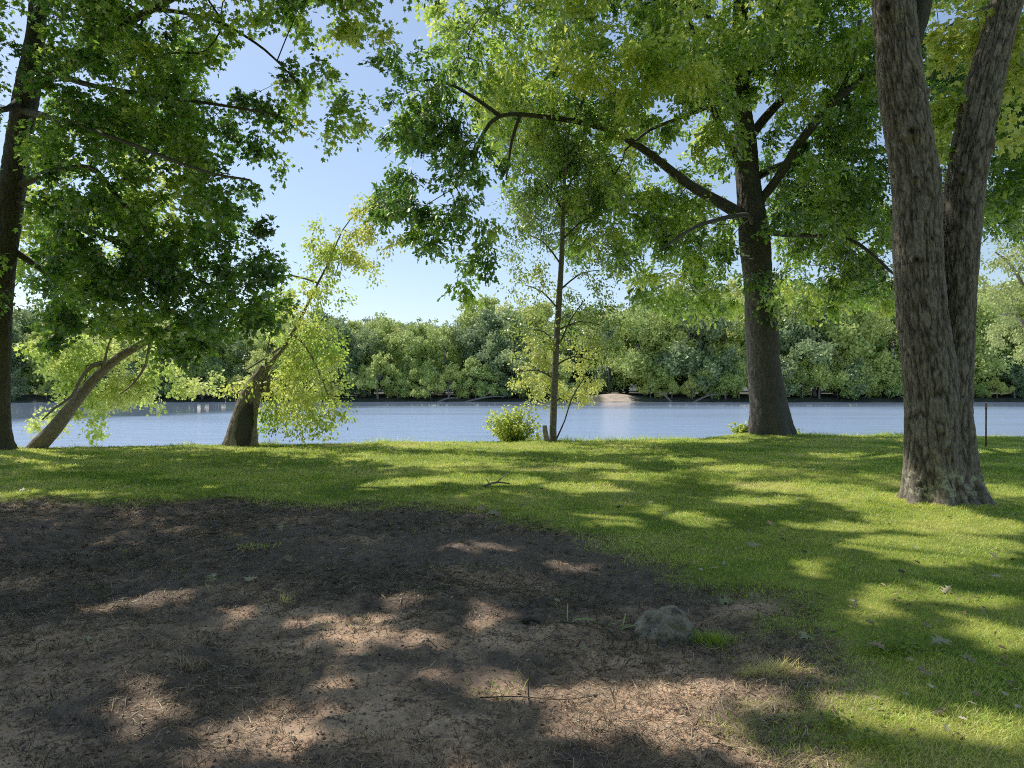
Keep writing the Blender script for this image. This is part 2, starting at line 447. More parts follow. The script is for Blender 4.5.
# ================================================================== RIGHT DOUBLE-STEM TREE
YB = 9.95
t = Tree('maple_tree', (5.9, YB, H(5.9, YB)), 'large twin-stemmed tree with furrowed grey-brown bark and pale lichen low on its trunk', 'tree', seed=11)
A = [prow(936, 530, 58, YB), prow(936, 500, 56, YB), prow(932, 450, 52, YB), prow(931, 400, 50, YB), prow(923, 318, 47, YB), prow(918, 240, 46, YB), prow(916, 190, 45, YB), prow(904, 100, 43, YB), prow(895, 20, 40, YB), prow(882, -110, 34, YB), prow(872, -260, 26, YB), prow(868, -420, 16, YB)]
B = [prow(958, 530, 48, YB+.05), prow(956, 500, 46, YB+.05), prow(952, 450, 42, YB+.05), prow(950, 400, 38, YB+.08), prow(956, 330, 34, YB+.12), prow(960, 260, 34, YB+.15), prow(964, 190, 36, YB+.2), prow(981, 100, 36, YB+.25), prow(1002, 20, 30, YB+.3), prow(1035, -110, 26, YB+.3), prow(1065, -260, 20, YB+.3), prow(1090, -420, 12, YB+.3)]
acc = Acc()
zk = lambda py: CAMZ-(py-HY)/F*YB
trunk_mesh(acc, A, .02, 190, .028, .40, 6, 2, knots=[(zk(137), 5.1, .085, .10), (zk(14), 5.5, .08, .14), (zk(100), 3.75, .06, .07), (zk(180), 3.9, .045, .07), (zk(262), 5.3, .04, .08), (zk(182), 5.2, .04, .05), (zk(300), 4.3, .03, .06)], fk=.24)
trunk_mesh(acc, B, .02, 160, .028, .42, 5, 5, knots=[(zk(140), 3.9, .06, .08), (zk(177), 5.4, .06, .06), (zk(215), 5.0, .04, .05), (zk(110), 3.8, .04, .06)], fk=.24)
acc.build('trunk', M_bark, t.root, t.base, {'ridge': np.concatenate(acc.a)})
t.limb(A[7:], draw=False); t.limb(B[7:], draw=False)
t.limb([prow(905, 55, 17, YB), prow(919, 22, 17, YB), prow(928, -20, 15, YB), prow(950, -120, 13, YB-.3), prow(960, -260, 8, YB-.6)], 14)
def lim(*rows): return [prow(*r) for r in rows]
t.limb(lim((890, -60, 14, YB), (820, -160, 12, YB+.6), (700, -290, 8, YB+1.4), (560, -400, 5, YB+2.2)))
t.limb(lim((880, -180, 14, YB), (790, -330, 10, YB-.6), (640, -470, 6, YB-1), (500, -600, 4, YB-1)))
t.limb(lim((1040, -140, 12, YB+.3), (1110, -220, 9, YB), (1220, -330, 6, YB-.6)))
t.limb(lim((870, -300, 12, YB), (860, -420, 9, YB+1), (830, -560, 5, YB+2.4)))
near_cl = [(1000, 20, 34, 28, 1.2, .8), (985, 60, 26, 26, 1.2, .85), (1015, 70, 24, 30, 1, .8), (950, 50, 14, 26, 1, .8), (944, 105, 13, 26, 1, .75), (940, 150, 12, 20, 1, .7), (957, 20, 20, 22, 1, .75), (1012, 130, 18, 22, .9, .6), (938, 185, 8, 16, .8, .7)]
a1 = clump_pts(t.r, near_cl, YB+.7, .5, 34, .25, 20, .95)
t.attach(a1)
e1 = len(t.ends)
# high crown above the photograph, dappling the lawn
a = np.concatenate([ball_pts(t.r, (4.2, 11, 12.5), (7, 5.5, 4.2), 420, 75, .75, .35), ball_pts(t.r, (1.0, 13.5, 12.5), (5, 4, 2.6), 260, 85, .75, .35), ball_pts(t.r, (-2.4, 10.9, 12.6), (3.3, 3, 1.7), 300, 90, .7, .35)])
a = a[~visible(a)]; t.attach(a)
t.wood(M_bark2, M_twig)
t.crown(M_brt, T_MAPLE, .13)
print('right tree', t.nleaf, time.time()-T0)

# ================================================================== BIG TREE ON THE BANK (centre right)
YO = 24.0
zo = H(8.4, YO)
t = Tree('oak_tree', (8.45, YO, zo), 'big broad-crowned tree with a dark flared trunk on the bank, long limb reaching left', 'tree', seed=21)
acc = Acc()
TR = [prow(771, 446, 42, YO), prow(770, 425, 40, YO), prow(766, 380, 34, YO), prow(761, 320, 31, YO), prow(757, 270, 30, YO), prow(753, 230, 30, YO), prow(749, 190, 25, YO), prow(746, 150, 22, YO), prow(742, 100, 17, YO), prow(740, 40, 15, YO), prow(745, -60, 13, YO+.3), prow(760, -190, 8, YO+.5)]
trunk_mesh(acc, TR, .05, 90, .035, .26, 5, 9, fk=.5)
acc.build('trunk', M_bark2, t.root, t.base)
t.limb(TR[5:], draw=False)
t.limb(lim((752, 222, 15, YO), (728, 207, 12, YO-.2), (690, 185, 9.5, YO-.8), (640, 147, 7.5, YO-1.6), (600, 127, 6, YO-2.2), (545, 117, 5, YO-3), (500, 116, 4.2, YO-3.6), (480, 140, 4, YO-3.8), (472, 170, 2.5, YO-3.9)), 10)
t.limb(lim((500, 116, 4.5, YO-3.6), (470, 95, 3.5, YO-3.8), (440, 80, 2.5, YO-4), (415, 82, 1.5, YO-4.1)), 8)
t.limb(lim((520, 116, 4, YO-3.4), (512, 140, 3, YO-3.5), (506, 180, 1.8, YO-3.5)), 6)
t.limb(lim((747, 178, 8, YO), (730, 145, 8, YO-.5), (714, 112, 7, YO-1), (706, 80, 5, YO-1.2), (690, 20, 4, YO-1.4), (675, -60, 3, YO-1.6)), 8)
t.limb(lim((712, 105, 5, YO-1), (680, 118, 4, YO-1.3), (650, 130, 3, YO-1.6), (625, 150, 2, YO-1.8)), 6)
t.limb(lim((748, 140, 10, YO), (765, 118, 9, YO+.3), (790, 90, 7.5, YO+.8), (808, 60, 6, YO+1.1), (830, 0, 4, YO+1.4)), 8)
t.limb(lim((757, 205, 9, YO), (780, 175, 9, YO-.6), (803, 138, 9, YO-1.2), (838, 98, 8, YO-1.8), (885, 66, 6, YO-2.2), (930, 38, 5, YO-2.6), (990, 5, 3, YO-2.8)), 8)
t.limb(lim((836, 100, 5, YO-1.8), (850, 70, 4, YO-2), (860, 20, 3, YO-2.2)), 6)
t.limb(lim((742, 90, 7, YO), (760, 40, 6, YO-.4), (790, -10, 4, YO-.6)), 8)
t.limb(lim((752, 230, 7, YO), (790, 235, 5, YO-1), (850, 240, 4, YO-2), (895, 275, 2.5, YO-3)), 6)
t.limb(lim((740, 60, 7, YO), (700, 10, 6, YO), (620, -40, 4.5, YO), (540, -60, 3, YO)), 8)
t.limb(lim((753, 225, 6, YO), (745, 215, 5, YO-2), (700, 225, 4, YO-4), (660, 250, 2.5, YO-5.5)), 6)
t.limb(lim((750, 180, 8, YO), (800, 160, 6, YO+2), (900, 150, 4, YO+3), (1000, 160, 3, YO+3)), 6)
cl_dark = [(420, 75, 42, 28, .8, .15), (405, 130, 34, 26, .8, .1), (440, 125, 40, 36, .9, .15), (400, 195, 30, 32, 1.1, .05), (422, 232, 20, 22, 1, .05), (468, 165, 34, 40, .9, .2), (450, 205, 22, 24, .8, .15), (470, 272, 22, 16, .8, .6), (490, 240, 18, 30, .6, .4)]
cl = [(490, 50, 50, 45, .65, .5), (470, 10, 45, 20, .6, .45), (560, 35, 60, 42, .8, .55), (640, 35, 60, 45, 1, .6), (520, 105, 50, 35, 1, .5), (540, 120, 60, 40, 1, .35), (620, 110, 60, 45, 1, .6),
      (560, 180, 60, 40, 1, .3), (640, 190, 60, 42, 1, .35), (600, 245, 40, 24, .9, .4), (700, 50, 55, 50, 1, .65), (700, 130, 45, 45, 1, .5), (690, 225, 55, 40, 1.1, .3),
      (655, 285, 34, 14, .9, .5), (700, 300, 40, 18, 1, .55), (785, 30, 55, 45, 1.3, .6), (790, 80, 45, 22, .5, .5), (850, 60, 45, 50, 1.2, .5), (850, 125, 30, 30, 1.0, .4), (800, 120, 40, 26, .5, .6), (780, 150, 20, 26, .4, .4), (720, 80, 40, 34, .9, .6), (720, 150, 30, 20, .35, .5), (835, 175, 55, 45, 1.3, .1), (800, 215, 50, 45, 1.3, .1), (860, 230, 45, 50, 1.2, .15),
      (800, 280, 50, 26, 1, .5), (850, 290, 45, 18, .9, .5), (705, 262, 30, 24, .9, .4), (930, 100, 30, 70, 1, .3), (990, 60, 40, 60, 1, .25), (1010, 150, 40, 55, 1, .15), (990, 205, 30, 30, 1, .1), (930, 200, 20, 60, 1, .2), (1050, 100, 50, 100, .8, .2), (1040, 200, 40, 40, .8, .2), (620, -20, 120, 30, .7, .5), (800, -20, 120, 30, .8, .5), (950, -20, 80, 30, .8, .4)]
a = clump_pts(t.r, cl_dark, YO-4, 2, 110, .48, 6.5); a[:, 5] -= .35; t.attach(a)  # tint lowered to paint these clumps as unlit silhouettes
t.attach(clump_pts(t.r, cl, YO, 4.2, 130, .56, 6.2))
t.attach(clump_pts(t.r, [(600, 85, 50, 18, .6, .6), (740, 60, 20, 30, .5, .7), (670, 60, 60, 50, .9, .9), (560, 70, 40, 20, .6, .7)], YO-5, 1.2, 110, .5, 5))
a = np.concatenate([ball_pts(t.r, (7.5, 23.5, 17.5), (8.5, 6, 5.5), 700, 80, .8, .35), ball_pts(t.r, (-.5, 21.5, 15), (4.5, 4, 2.6), 200, 80, .75, .35)])
t.attach(a[~visible(a)])
t.wood(M_bark2, M_twig)
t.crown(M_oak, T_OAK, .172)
print('oak', t.nleaf, time.time()-T0)

# ================================================================== LEFT TREE
YL = 18.9
t = Tree('maple_tree', (-13.3, YL, H(-13.3, YL)), 'large dark tree at the left edge with low branches sweeping right over the lawn', 'tree', seed=31)
acc = Acc()
TR = [prow(-7, 462, 36, YL), prow(-6, 430, 30, YL), prow(-5, 380, 28, YL), prow(-2, 300, 26, YL), prow(5, 240, 25, YL), prow(13, 180, 24, YL), prow(22, 120, 23, YL), prow(28, 85, 23, YL), prow(36, 30, 17, YL), prow(40, -40, 15, YL), prow(50, -200, 11, YL-.3), prow(60, -380, 7, YL-.6)]
trunk_mesh(acc, TR, .05, 80, .03, .26, 5, 14, fk=.4)
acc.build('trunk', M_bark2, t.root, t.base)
t.limb(TR[5:], draw=False)
t.limb(lim((27, 90, 13, YL), (48, 75, 13, YL-.3), (75, 65, 11, YL-.7), (120, 28, 9, YL-1.3), (160, 5, 7, YL-2), (230, -30, 5, YL-3), (320, -70, 3, YL-3.5)), 8)
t.limb(lim((150, 8, 5, YL-1.8), (190, 14, 4, YL-2.2), (225, 25, 3, YL-2.6), (265, 50, 2.4, YL-3), (300, 85, 1.5, YL-3.2)), 6)
t.limb(lim((18, 186, 9, YL), (50, 172, 7, YL-.6), (90, 168, 6, YL-1.2), (110, 188, 5, YL-1.7), (135, 218, 4, YL-2.2), (165, 255, 3.2, YL-2.6), (190, 285, 2, YL-2.8)), 8)
t.limb(lim((60, 75, 7, YL-.5), (90, 85, 5, YL-1.5), (150, 95, 4, YL-3), (220, 105, 3, YL-4), (280, 115, 2, YL-4.6)), 6)
t.limb(lim((14, 200, 6, YL), (60, 215, 5, YL-.8), (110, 240, 4, YL-1.6), (160, 262, 3, YL-2.3), (220, 290, 2, YL-3)), 6)
t.limb(lim((5, 245, 7, YL), (50, 275, 6, YL+.4), (100, 310, 4, YL+.6), (150, 328, 3.4, YL+.6), (190, 330, 3, YL+.6), (225, 318, 1.8, YL+.5)), 8)
t.limb(lim((20, 110, 8, YL), (60, 120, 6, YL-2), (120, 140, 4, YL-4), (200, 170, 3, YL-5.5), (250, 180, 2, YL-6.2)), 6)
t.limb(lim((25, 95, 8, YL), (0, 110, 6, YL-1), (-60, 90, 5, YL-2), (-160, 60, 3, YL-2)), 6)
t.limb(lim((42, -60, 10, YL), (130, -150, 7, YL-1.5), (260, -260, 5, YL-3.5), (380, -380, 3, YL-5)), 8)
t.limb(lim((46, -140, 9, YL), (100, -260, 6, YL-3), (180, -420, 4, YL-6)), 8)
t.limb(lim((42, -60, 8, YL), (-80, -160, 5, YL-.6), (-220, -240, 3, YL-1)), 6)
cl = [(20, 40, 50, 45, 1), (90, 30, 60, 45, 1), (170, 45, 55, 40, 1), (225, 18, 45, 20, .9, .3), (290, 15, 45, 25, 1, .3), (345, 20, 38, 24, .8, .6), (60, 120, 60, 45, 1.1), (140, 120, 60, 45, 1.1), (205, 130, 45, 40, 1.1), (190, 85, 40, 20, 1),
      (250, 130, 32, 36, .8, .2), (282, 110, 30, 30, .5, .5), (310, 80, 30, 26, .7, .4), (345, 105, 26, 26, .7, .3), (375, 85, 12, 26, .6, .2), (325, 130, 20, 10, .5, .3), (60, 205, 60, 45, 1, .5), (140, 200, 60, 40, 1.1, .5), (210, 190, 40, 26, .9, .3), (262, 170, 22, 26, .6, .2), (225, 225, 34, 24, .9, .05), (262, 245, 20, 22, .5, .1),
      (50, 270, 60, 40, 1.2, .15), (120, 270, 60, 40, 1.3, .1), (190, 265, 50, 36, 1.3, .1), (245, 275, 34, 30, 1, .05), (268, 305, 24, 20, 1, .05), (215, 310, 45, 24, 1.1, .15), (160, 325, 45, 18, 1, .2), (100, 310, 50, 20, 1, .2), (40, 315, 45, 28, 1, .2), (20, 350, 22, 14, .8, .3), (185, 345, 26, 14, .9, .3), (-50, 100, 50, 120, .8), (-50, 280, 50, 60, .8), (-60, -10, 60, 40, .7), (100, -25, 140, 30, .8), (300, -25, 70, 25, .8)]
a = clump_pts(t.r, cl, YL-1.6, 3.2, 118, .44, 7.6, .32); px_ = 512+a[:, 0]/a[:, 1]*F; t.attach(clump_pts(t.r, [(55, 150, 30, 50, .6, .9), (100, 230, 50, 50, .5, .95), (45, 250, 30, 40, .7, .8), (30, 200, 30, 60, .6, .8), (150, 150, 50, 50, .4, .95), (60, 340, 50, 12, .8, .8)], YL+2.8, .8, 100, .44, 5, .9))  # high tint puts the glow of backlit leaves into the rear clumps
t.attach(a[~((px_ > -14) & (px_ < 38) & (a[:, 1] < YL+.5))])
a = np.concatenate([ball_pts(t.r, (-10, 16.5, 14), (8.5, 6.5, 4.2), 700, 100, .8, .35), ball_pts(t.r, (-4.5, 13, 12.2), (5.5, 4.5, 3), 420, 100, .75, .35), ball_pts(t.r, (-9, 11, 9.5), (5, 4, 2.2), 240, 100, .7, .35)])
t.attach(a[~visible(a)])
t.wood(M_bark2, M_twig)
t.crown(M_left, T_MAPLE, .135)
print('left', t.nleaf, time.time()-T0)

# ================================================================== UNSEEN TREE OUTSIDE THE LEFT OF THE FRAME (placed so its crown shades the near soil)
t = Tree('maple_tree', (-12.6, 7.2, 0), 'unseen tall spreading tree just outside the left edge, placed to shade the near soil', 'tree', seed=81)
acc = Acc(); TR = [[-12.6, 7.2, -.2, .42], [-12.5, 7.2, 3, .34], [-12.2, 7.3, 7, .27], [-11.6, 7.5, 11, .18], [-11, 7.6, 15, .08]]
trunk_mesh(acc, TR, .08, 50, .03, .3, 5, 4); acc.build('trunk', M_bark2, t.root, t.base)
t.limb(TR[2:], draw=False)
t.limb([[-12.2, 7.3, 7, .16], [-10, 7.6, 9, .12], [-7, 8, 10.2, .07], [-4, 8, 10.8, .03]], 8)
t.limb([[-12.0, 7.3, 8.4, .14], [-10, 9.5, 10.4, .09], [-7, 11, 11.6, .04]], 8)
t.limb([[-12.2, 7.3, 7.6, .14], [-10.5, 5.5, 9.6, .09], [-8, 4.6, 10.6, .04]], 8)
a = np.concatenate([ball_pts(t.r, (-8.5, 8.2, 11), (6.2, 4.2, 2.4), 620, 100, .75, .35), ball_pts(t.r, (-4.8, 8.6, 11.4), (3.2, 3.0, 1.7), 260, 100, .7, .35)])
t.attach(a[~visible(a)])
t.wood(M_bark2, M_twig)
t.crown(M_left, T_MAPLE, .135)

# ================================================================== LEANING TREE
YN = 19.6
def yl(v): return YN+v
t = Tree('leaning_tree', (*P(35, 450, YN)[:2], -.15), 'slanting grey trunk with yellow-green leaves leaning over the water', 'tree', seed=41)
acc = Acc()
TR = [prow(24, 462, 17, YN), prow(38, 446, 16, YN), prow(54, 429, 14.5, YN), prow(72, 406, 12, YN+.2), prow(92, 382, 10, YN+.4), (prow(115, 360, 8.5, YN+.6)), prow(140, 345, 7, YN+.8), prow(165, 330, 4.5, YN+1), prow(200, 305, 2, YN+1.2)]
trunk_mesh(acc, TR, .05, 60, .018, .12, 3, 4)
acc.build('trunk', M_bark3, t.root, t.base)
t.limb(TR[3:], draw=False)
t.limb(lim((108, 364, 5, YN+.5), (92, 366, 4, YN+.3), (80, 380, 3.4, YN+.1), (72, 396, 3, YN-.1), (55, 408, 2.4, YN-.3), (42, 420, 1.6, YN-.5)), 8)
t.limb(lim((104, 366, 3.5, YN+.4), (107, 350, 2.5, YN+.3), (111, 338, 1.6, YN+.2)), 6)
t.limb(lim((150, 340, 3.5, YN+.9), (146, 364, 3, YN+.7), (133, 384, 2.2, YN+.5), (120, 394, 1.4, YN+.3)), 6)
t.limb(lim((77, 385, 2.4, YN), (74, 398, 2, YN-.2), (68, 412, 1.3, YN-.4)), 6)
cl = [(85, 355, 42, 18, 1.3, .7), (60, 372, 20, 12, 1.2, .7), (95, 388, 38, 20, 1.1, .7), (75, 395, 20, 14, .9, .6), (50, 420, 30, 9, .9, .7), (95, 415, 14, 22, .8, .4), (135, 392, 28, 16, 1.2, .8), (150, 372, 22, 14, 1, .6), (120, 345, 30, 12, 1, .8), (190, 385, 20, 10, 1, .85), (175, 368, 20, 10, .6, .7), (215, 380, 14, 8, .5, .8), (38, 352, 12, 8, .6, .7)]
t.attach(clump_pts(t.r, cl, YN+2.0, .8, 60, .28, 14, .85))
t.wood(M_bark3, M_twig, .004, .006)
t.crown(M_yel, T_MAPLE, .105, carve=False, flat=.6)

# ================================================================== BROKEN TRUNK WITH A SURVIVING STEM
YK = 20.4
t = Tree('broken_tree', (*P(240, 446, YK)[:2], H(P(240, 446, YK)[0], YK)), 'short broken hollowed trunk with a thin stem and hanging bright green leaves', 'tree', seed=51)
acc = Acc()
TR = [prow(239, 456, 34, YK), prow(241, 440, 31, YK), prow(244, 420, 26, YK), prow(249, 400, 22, YK), prow(255, 385, 17, YK), prow(260, 375, 11, YK), prow(264, 366, 5, YK)]
trunk_mesh(acc, TR, .03, 80, .03, .12, 4, 8, fk=.3)
# splintered wood at the break
for k in range(9):
    px = 252+k*2.0; top = 372-random.random()*9
    acc.tube([P(px, 392, YK-.1+.06*(k % 3)), P(px+1, 380, YK-.05), P(px+2.2, top, YK)], [.06, .045, .008], 5)
acc.build('trunk', M_bark3, t.root, t.base)
hc = Acc()   # dark patch bulging over the trunk front, painted for the shade of a cavity
hv = []; hf = []; nr_, na = 7, 30
for i_ in range(nr_):
    for k in range(na):
        a_ = 2*math.pi*k/na; u_ = i_/(nr_-1)*(1+.12*math.sin(3*a_)+.08*math.sin(7*a_+1))
        py = 424-math.sin(a_)*24*u_; cxp = float(np.interp(py, [385, 400, 420, 440, 456], [255, 249, 244, 241, 239])); hw = float(np.interp(py, [385, 400, 420, 440, 456], [8.5, 11, 13, 16.5, 19]))
        fx_ = .12+math.cos(a_)*.62*u_*(1-.25*math.sin(a_))
        hv.append(P(cxp+fx_*hw, py, YK-math.sqrt(max(0, 1-fx_*fx_))*hw/F*YK*1.12-.05))
for i_ in range(nr_-1):
    for k in range(na): hf.append([i_*na+k, i_*na+(k+1) % na, (i_+1)*na+(k+1) % na, (i_+1)*na+k])
hc.raw(np.array(hv), np.array(hf), [4]*len(hf))
M_hollow_shade = bark_mat('hollow_shade_dark', (.006, .005, .004), (.012, .01, .008), (.03, .024, .018), bump=.5)
hc.build('hollow_shade', M_hollow_shade, t.root, t.base)  # no cavity is cut; the dark colour stands in for its shade
t.limb(lim((252, 396, 8, YK), (262, 378, 7, YK), (270, 364, 6, YK), (280, 353, 4.4, YK), (292, 334, 3.8, YK+.2), (306, 308, 3.2, YK+.4), (318, 283, 2.6, YK+.5), (328, 264, 1.9, YK+.6), (338, 240, 1.5, YK+.6), (350, 220, 1.1, YK+.6), (380, 198, .7, YK+.6)), 8)
t.limb(lim((266, 372, 2.5, YK), (266, 356, 2, YK), (270, 338, 1.4, YK)), 6)
t.limb(lim((292, 334, 3, YK+.2), (305, 345, 2.6, YK), (318, 370, 2, YK-.2), (328, 395, 1.2, YK-.3)), 6)
t.limb(lim((284, 345, 2.5, YK+.2), (262, 360, 2, YK-.2), (243, 372, 1.4, YK-.4)), 6)
t.limb(lim((318, 283, 2, YK+.5), (290, 275, 1.8, YK+.3), (270, 280, 1.2, YK+.2)), 6)
cl = [(290, 385, 28, 40, 1.3, .4), (315, 370, 26, 40, 1.3, .4), (280, 415, 18, 16, 1, .35), (310, 415, 30, 18, 1.1, .35), (335, 400, 16, 18, .7, .4), (340, 418, 14, 8, .5, .4), (265, 400, 10, 24, .7, .5), (243, 378, 18, 12, 1, .8), (228, 388, 9, 6, .6, .8), (300, 330, 30, 26, 1.2, .45), (325, 340, 20, 30, 1.1, .4), (285, 300, 24, 20, .9, .6), (310, 290, 26, 26, .7, .6),
      (330, 290, 16, 22, .6, .4), (270, 270, 16, 12, .4, .6)]
t.attach(clump_pts(t.r, cl, YK+.5, 1.3, 46, .34, 12, .4))
e = len(t.ends)
t.attach(clump_pts(t.r, [(335, 245, 26, 24, .9, .75), (360, 222, 22, 20, .9, .8), (375, 205, 16, 20, .8, .75), (385, 240, 14, 12, .5, .75), (345, 262, 16, 14, .8, .5), (300, 245, 16, 8, .4, .8), (366, 260, 14, 16, .6, .5), (322, 225, 12, 10, .4, .8)], YK+.6, .8, 60, .26, 15, .6))
t.wood(M_bark3, M_twig, .004, .006)
t.crown(M_brt, T_OVAL, .11, carve=False, droop=.6, flat=.7)

# ================================================================== BIRCH
YR = 21.3
bx = P(552, 443, YR)
t = Tree('birch_tree', (bx[0], YR, H(bx[0], YR)), 'slender pale-barked tree standing alone at the lawn edge, yellow-green lower leaves', 'tree', seed=61)
acc = Acc()
TR = [prow(554, 450, 9, YR), prow(553, 436, 7.5, YR), prow(554, 400, 7, YR), prow(556, 350, 6.4, YR), prow(559, 300, 6, YR), prow(562, 250, 5, YR), prow(563, 210, 3.8, YR), prow(566, 160, 2.4, YR), prow(570, 120, 1.2, YR)]
trunk_mesh(acc, TR, .04, 40, .006, .5, 4, 3, fk=.12)
acc.build('trunk', M_birchbark, t.root, t.base)
t.limb(TR[3:], draw=False)
t.limb(lim((556, 440, 2, YR+.1), (565, 420, 1.6, YR+.2), (572, 398, 1.4, YR+.3), (584, 378, 1.2, YR+.4)), 5)
for (y0, x1, y1, dd) in [(380, 520, 372, .3), (365, 590, 360, -.3), (345, 530, 330, .2), (330, 600, 325, .4), (310, 525, 285, -.4), (290, 600, 270, .3), (265, 530, 235, .2), (240, 600, 215, -.3), (215, 540, 180, .3), (190, 595, 160, .2), (350, 585, 300, -.5)]:
    x0 = np.interp(y0, [120, 250, 440], [570, 562, 553])
    t.limb(lim((x0, y0, 2.2, YR), ((x0+x1)/2, (y0+y1)/2-6, 1.6, YR+dd*.6), (x1, y1, .9, YR+dd)), 5)
cl = [(555, 215, 45, 30, .9, .35), (590, 220, 35, 35, .5, .4), (525, 235, 25, 35, .5, .4), (600, 265, 30, 30, .5, .45), (530, 285, 30, 30, .5, .5), (560, 175, 50, 30, .6, .35), (585, 300, 30, 25, .6, .4), (610, 320, 28, 24, .5, .5), (525, 320, 22, 22, .6, .5),
      (600, 345, 26, 20, .7, .6), (540, 345, 24, 20, .8, .6), (570, 140, 50, 30, .6, .3), (580, 325, 30, 24, .7, .45)]
lo = [(540, 385, 24, 14, 1.1, .85), (522, 376, 14, 12, .9, .85), (580, 388, 24, 14, .9, .8), (601, 384, 12, 6, .8, .7), (545, 362, 26, 10, .7, .7), (592, 362, 20, 10, .7, .6), (566, 402, 20, 5, .6, .7), (532, 402, 14, 5, .8, .9), (518, 352, 12, 6, .6, .7)]
a = clump_pts(t.r, cl+[(590, 190, 55, 26, .5, .3), (520, 205, 30, 26, .5, .3), (610, 235, 30, 16, .6, .2)], YR+.5, 1.3, 62, .36, 12, .35); a[:, 5] = np.where(a[:, 2] > 2.9, a[:, 5]-.35, a[:, 5]+.05); t.attach(a)
t.attach(clump_pts(t.r, lo, YR+.9, .6, 70, .26, 12, .95))
t.wood(M_twig, M_twig, .003, .004)
t.crown(M_birch, T_OVAL, .095, carve=False, flat=.8)
# ------------------------------------------------ pale tree right edge
YW = 36
t = Tree('locust_tree', (24, 37, -.6), 'pale green feathery tree at the right edge beyond the stake', 'tree', seed=71)
acc = Acc(); trunk_mesh(acc, [[27, 37, -1.2, .4], [26.8, 37, 2, .33], [26.3, 36.6, 6, .24], [26, 36, 10, .12]], .1, 40, .03, .2, 4, 3); acc.build('trunk', M_bark3, t.root, t.base)
t.limb([[26.8, 37, 2, .3], [26.3, 36.6, 6, .2], [26, 36, 10, .1]], draw=False)
t.limb([[26.6, 36.8, 3.2, .14], [25, 36, 5, .09], [23.8, 35.6, 5.2, .04]], 6); t.limb([[26.4, 36.6, 5, .12], [25, 36.4, 7.5, .08], [23.8, 36, 8.3, .04]], 6)
t.attach(clump_pts(t.r, [(1010, 250, 22, 18, 1), (995, 280, 18, 16, .8), (1015, 300, 22, 20, 1), (1005, 330, 20, 14, .8), (1020, 350, 14, 12, .7), (1050, 250, 40, 60, .6), (1060, 330, 40, 50, .6), (985, 250, 10, 8, .4), (1030, 200, 30, 20, .5)], YW, 2.5, 80, .5, 5, .5))
t.wood(M_bark3, M_twig); t.crown(M_pale, T_OVAL, .16, carve=False, droop=.5)
print('small trees', time.time()-T0)

# ================================================================== GROUND
def axis(parts):
    out = [parts[0][0]]
    for (b, st) in parts[1:]:
        n = max(1, int(round((b-out[-1])/st))); out += list(np.linspace(out[-1], b, n+1)[1:])
    return np.array(out)
gx = axis([(-700,), (-200, 60), (-60, 10), (-20, 1.0), (-9, .12), (7.5, .035), (20, .12), (60, 1.0), (200, 10), (700, 60)])
gy = axis([(-60,), (-4, 6), (1.5, .5), (7, .03), (13, .045), (28, .11), (40, .5), (140, 10), (170, .7), (260, 10), (1500, 120)])
XX, YY = np.meshgrid(gx, gy)
ZZ = height(XX, YY); SO, SD = soilness(XX, YY)
nx, ny = len(gx), len(gy)
print('ground grid', nx, ny)
V = np.stack([XX, YY, ZZ], -1).reshape(-1, 3)
i = (np.arange(ny-1)[:, None]*nx+np.arange(nx-1)[None]).ravel()
Q = np.stack([i, i+1, i+nx+1, i+nx], 1)
cxy = V[Q].mean(1)
far = cxy[:, 1] > 85
_, fsd = soilness(cxy[:, 0], cxy[:, 1])
soilf = (fsd < 0) & ~far
def submesh(name, mask, mat):
    q = Q[mask]; u, inv = np.unique(q.ravel(), return_inverse=True)
    return mesh_obj(name, V[u], inv, [4]*len(q), mat, None, {'soil': SO.ravel()[u]})
m = NT('lawn_and_soil'); p = m.pos()
so = m.attr('soil')
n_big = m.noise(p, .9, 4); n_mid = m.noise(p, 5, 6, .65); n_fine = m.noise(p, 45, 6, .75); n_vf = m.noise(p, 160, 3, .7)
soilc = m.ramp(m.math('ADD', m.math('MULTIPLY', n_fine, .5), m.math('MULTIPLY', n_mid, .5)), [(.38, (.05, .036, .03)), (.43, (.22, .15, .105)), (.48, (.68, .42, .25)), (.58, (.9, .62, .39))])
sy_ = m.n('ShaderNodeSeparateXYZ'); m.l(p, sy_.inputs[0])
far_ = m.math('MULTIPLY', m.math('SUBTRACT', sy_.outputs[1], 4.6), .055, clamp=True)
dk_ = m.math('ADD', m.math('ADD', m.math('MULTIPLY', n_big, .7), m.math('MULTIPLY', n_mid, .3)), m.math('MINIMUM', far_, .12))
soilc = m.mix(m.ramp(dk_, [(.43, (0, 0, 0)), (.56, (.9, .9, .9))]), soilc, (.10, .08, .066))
grassc = m.ramp(m.math('ADD', m.math('MULTIPLY', n_fine, .4), m.math('MULTIPLY', n_big, .6)), [(.35, (.10, .14, .025)), (.5, (.22, .26, .04)), (.66, (.40, .38, .09))])
grassc = m.mix(m.ramp(m.noise(p, 2.2, 6, .7), [(.56, (0, 0, 0)), (.70, (.7, .7, .7))]), grassc, (.16, .12, .05))
s_ = m.n('ShaderNodeSeparateXYZ'); m.l(p, s_.inputs[0])
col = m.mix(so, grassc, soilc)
b = m.n('ShaderNodeBsdfPrincipled'); m.l(col, b.inputs['Base Color']); b.inputs['Roughness'].default_value = .95; b.inputs['Specular IOR Level'].default_value = .12
m.l(m.bump(m.math('ADD', n_fine, m.math('MULTIPLY', n_vf, .5)), .7, .02), b.inputs['Normal']); m.l(b.outputs[0], m.out.inputs[0])
M_ground = m.m
m = NT('far_bank_ground'); p = m.pos()
s_ = m.n('ShaderNodeSeparateXYZ'); m.l(p, s_.inputs[0])
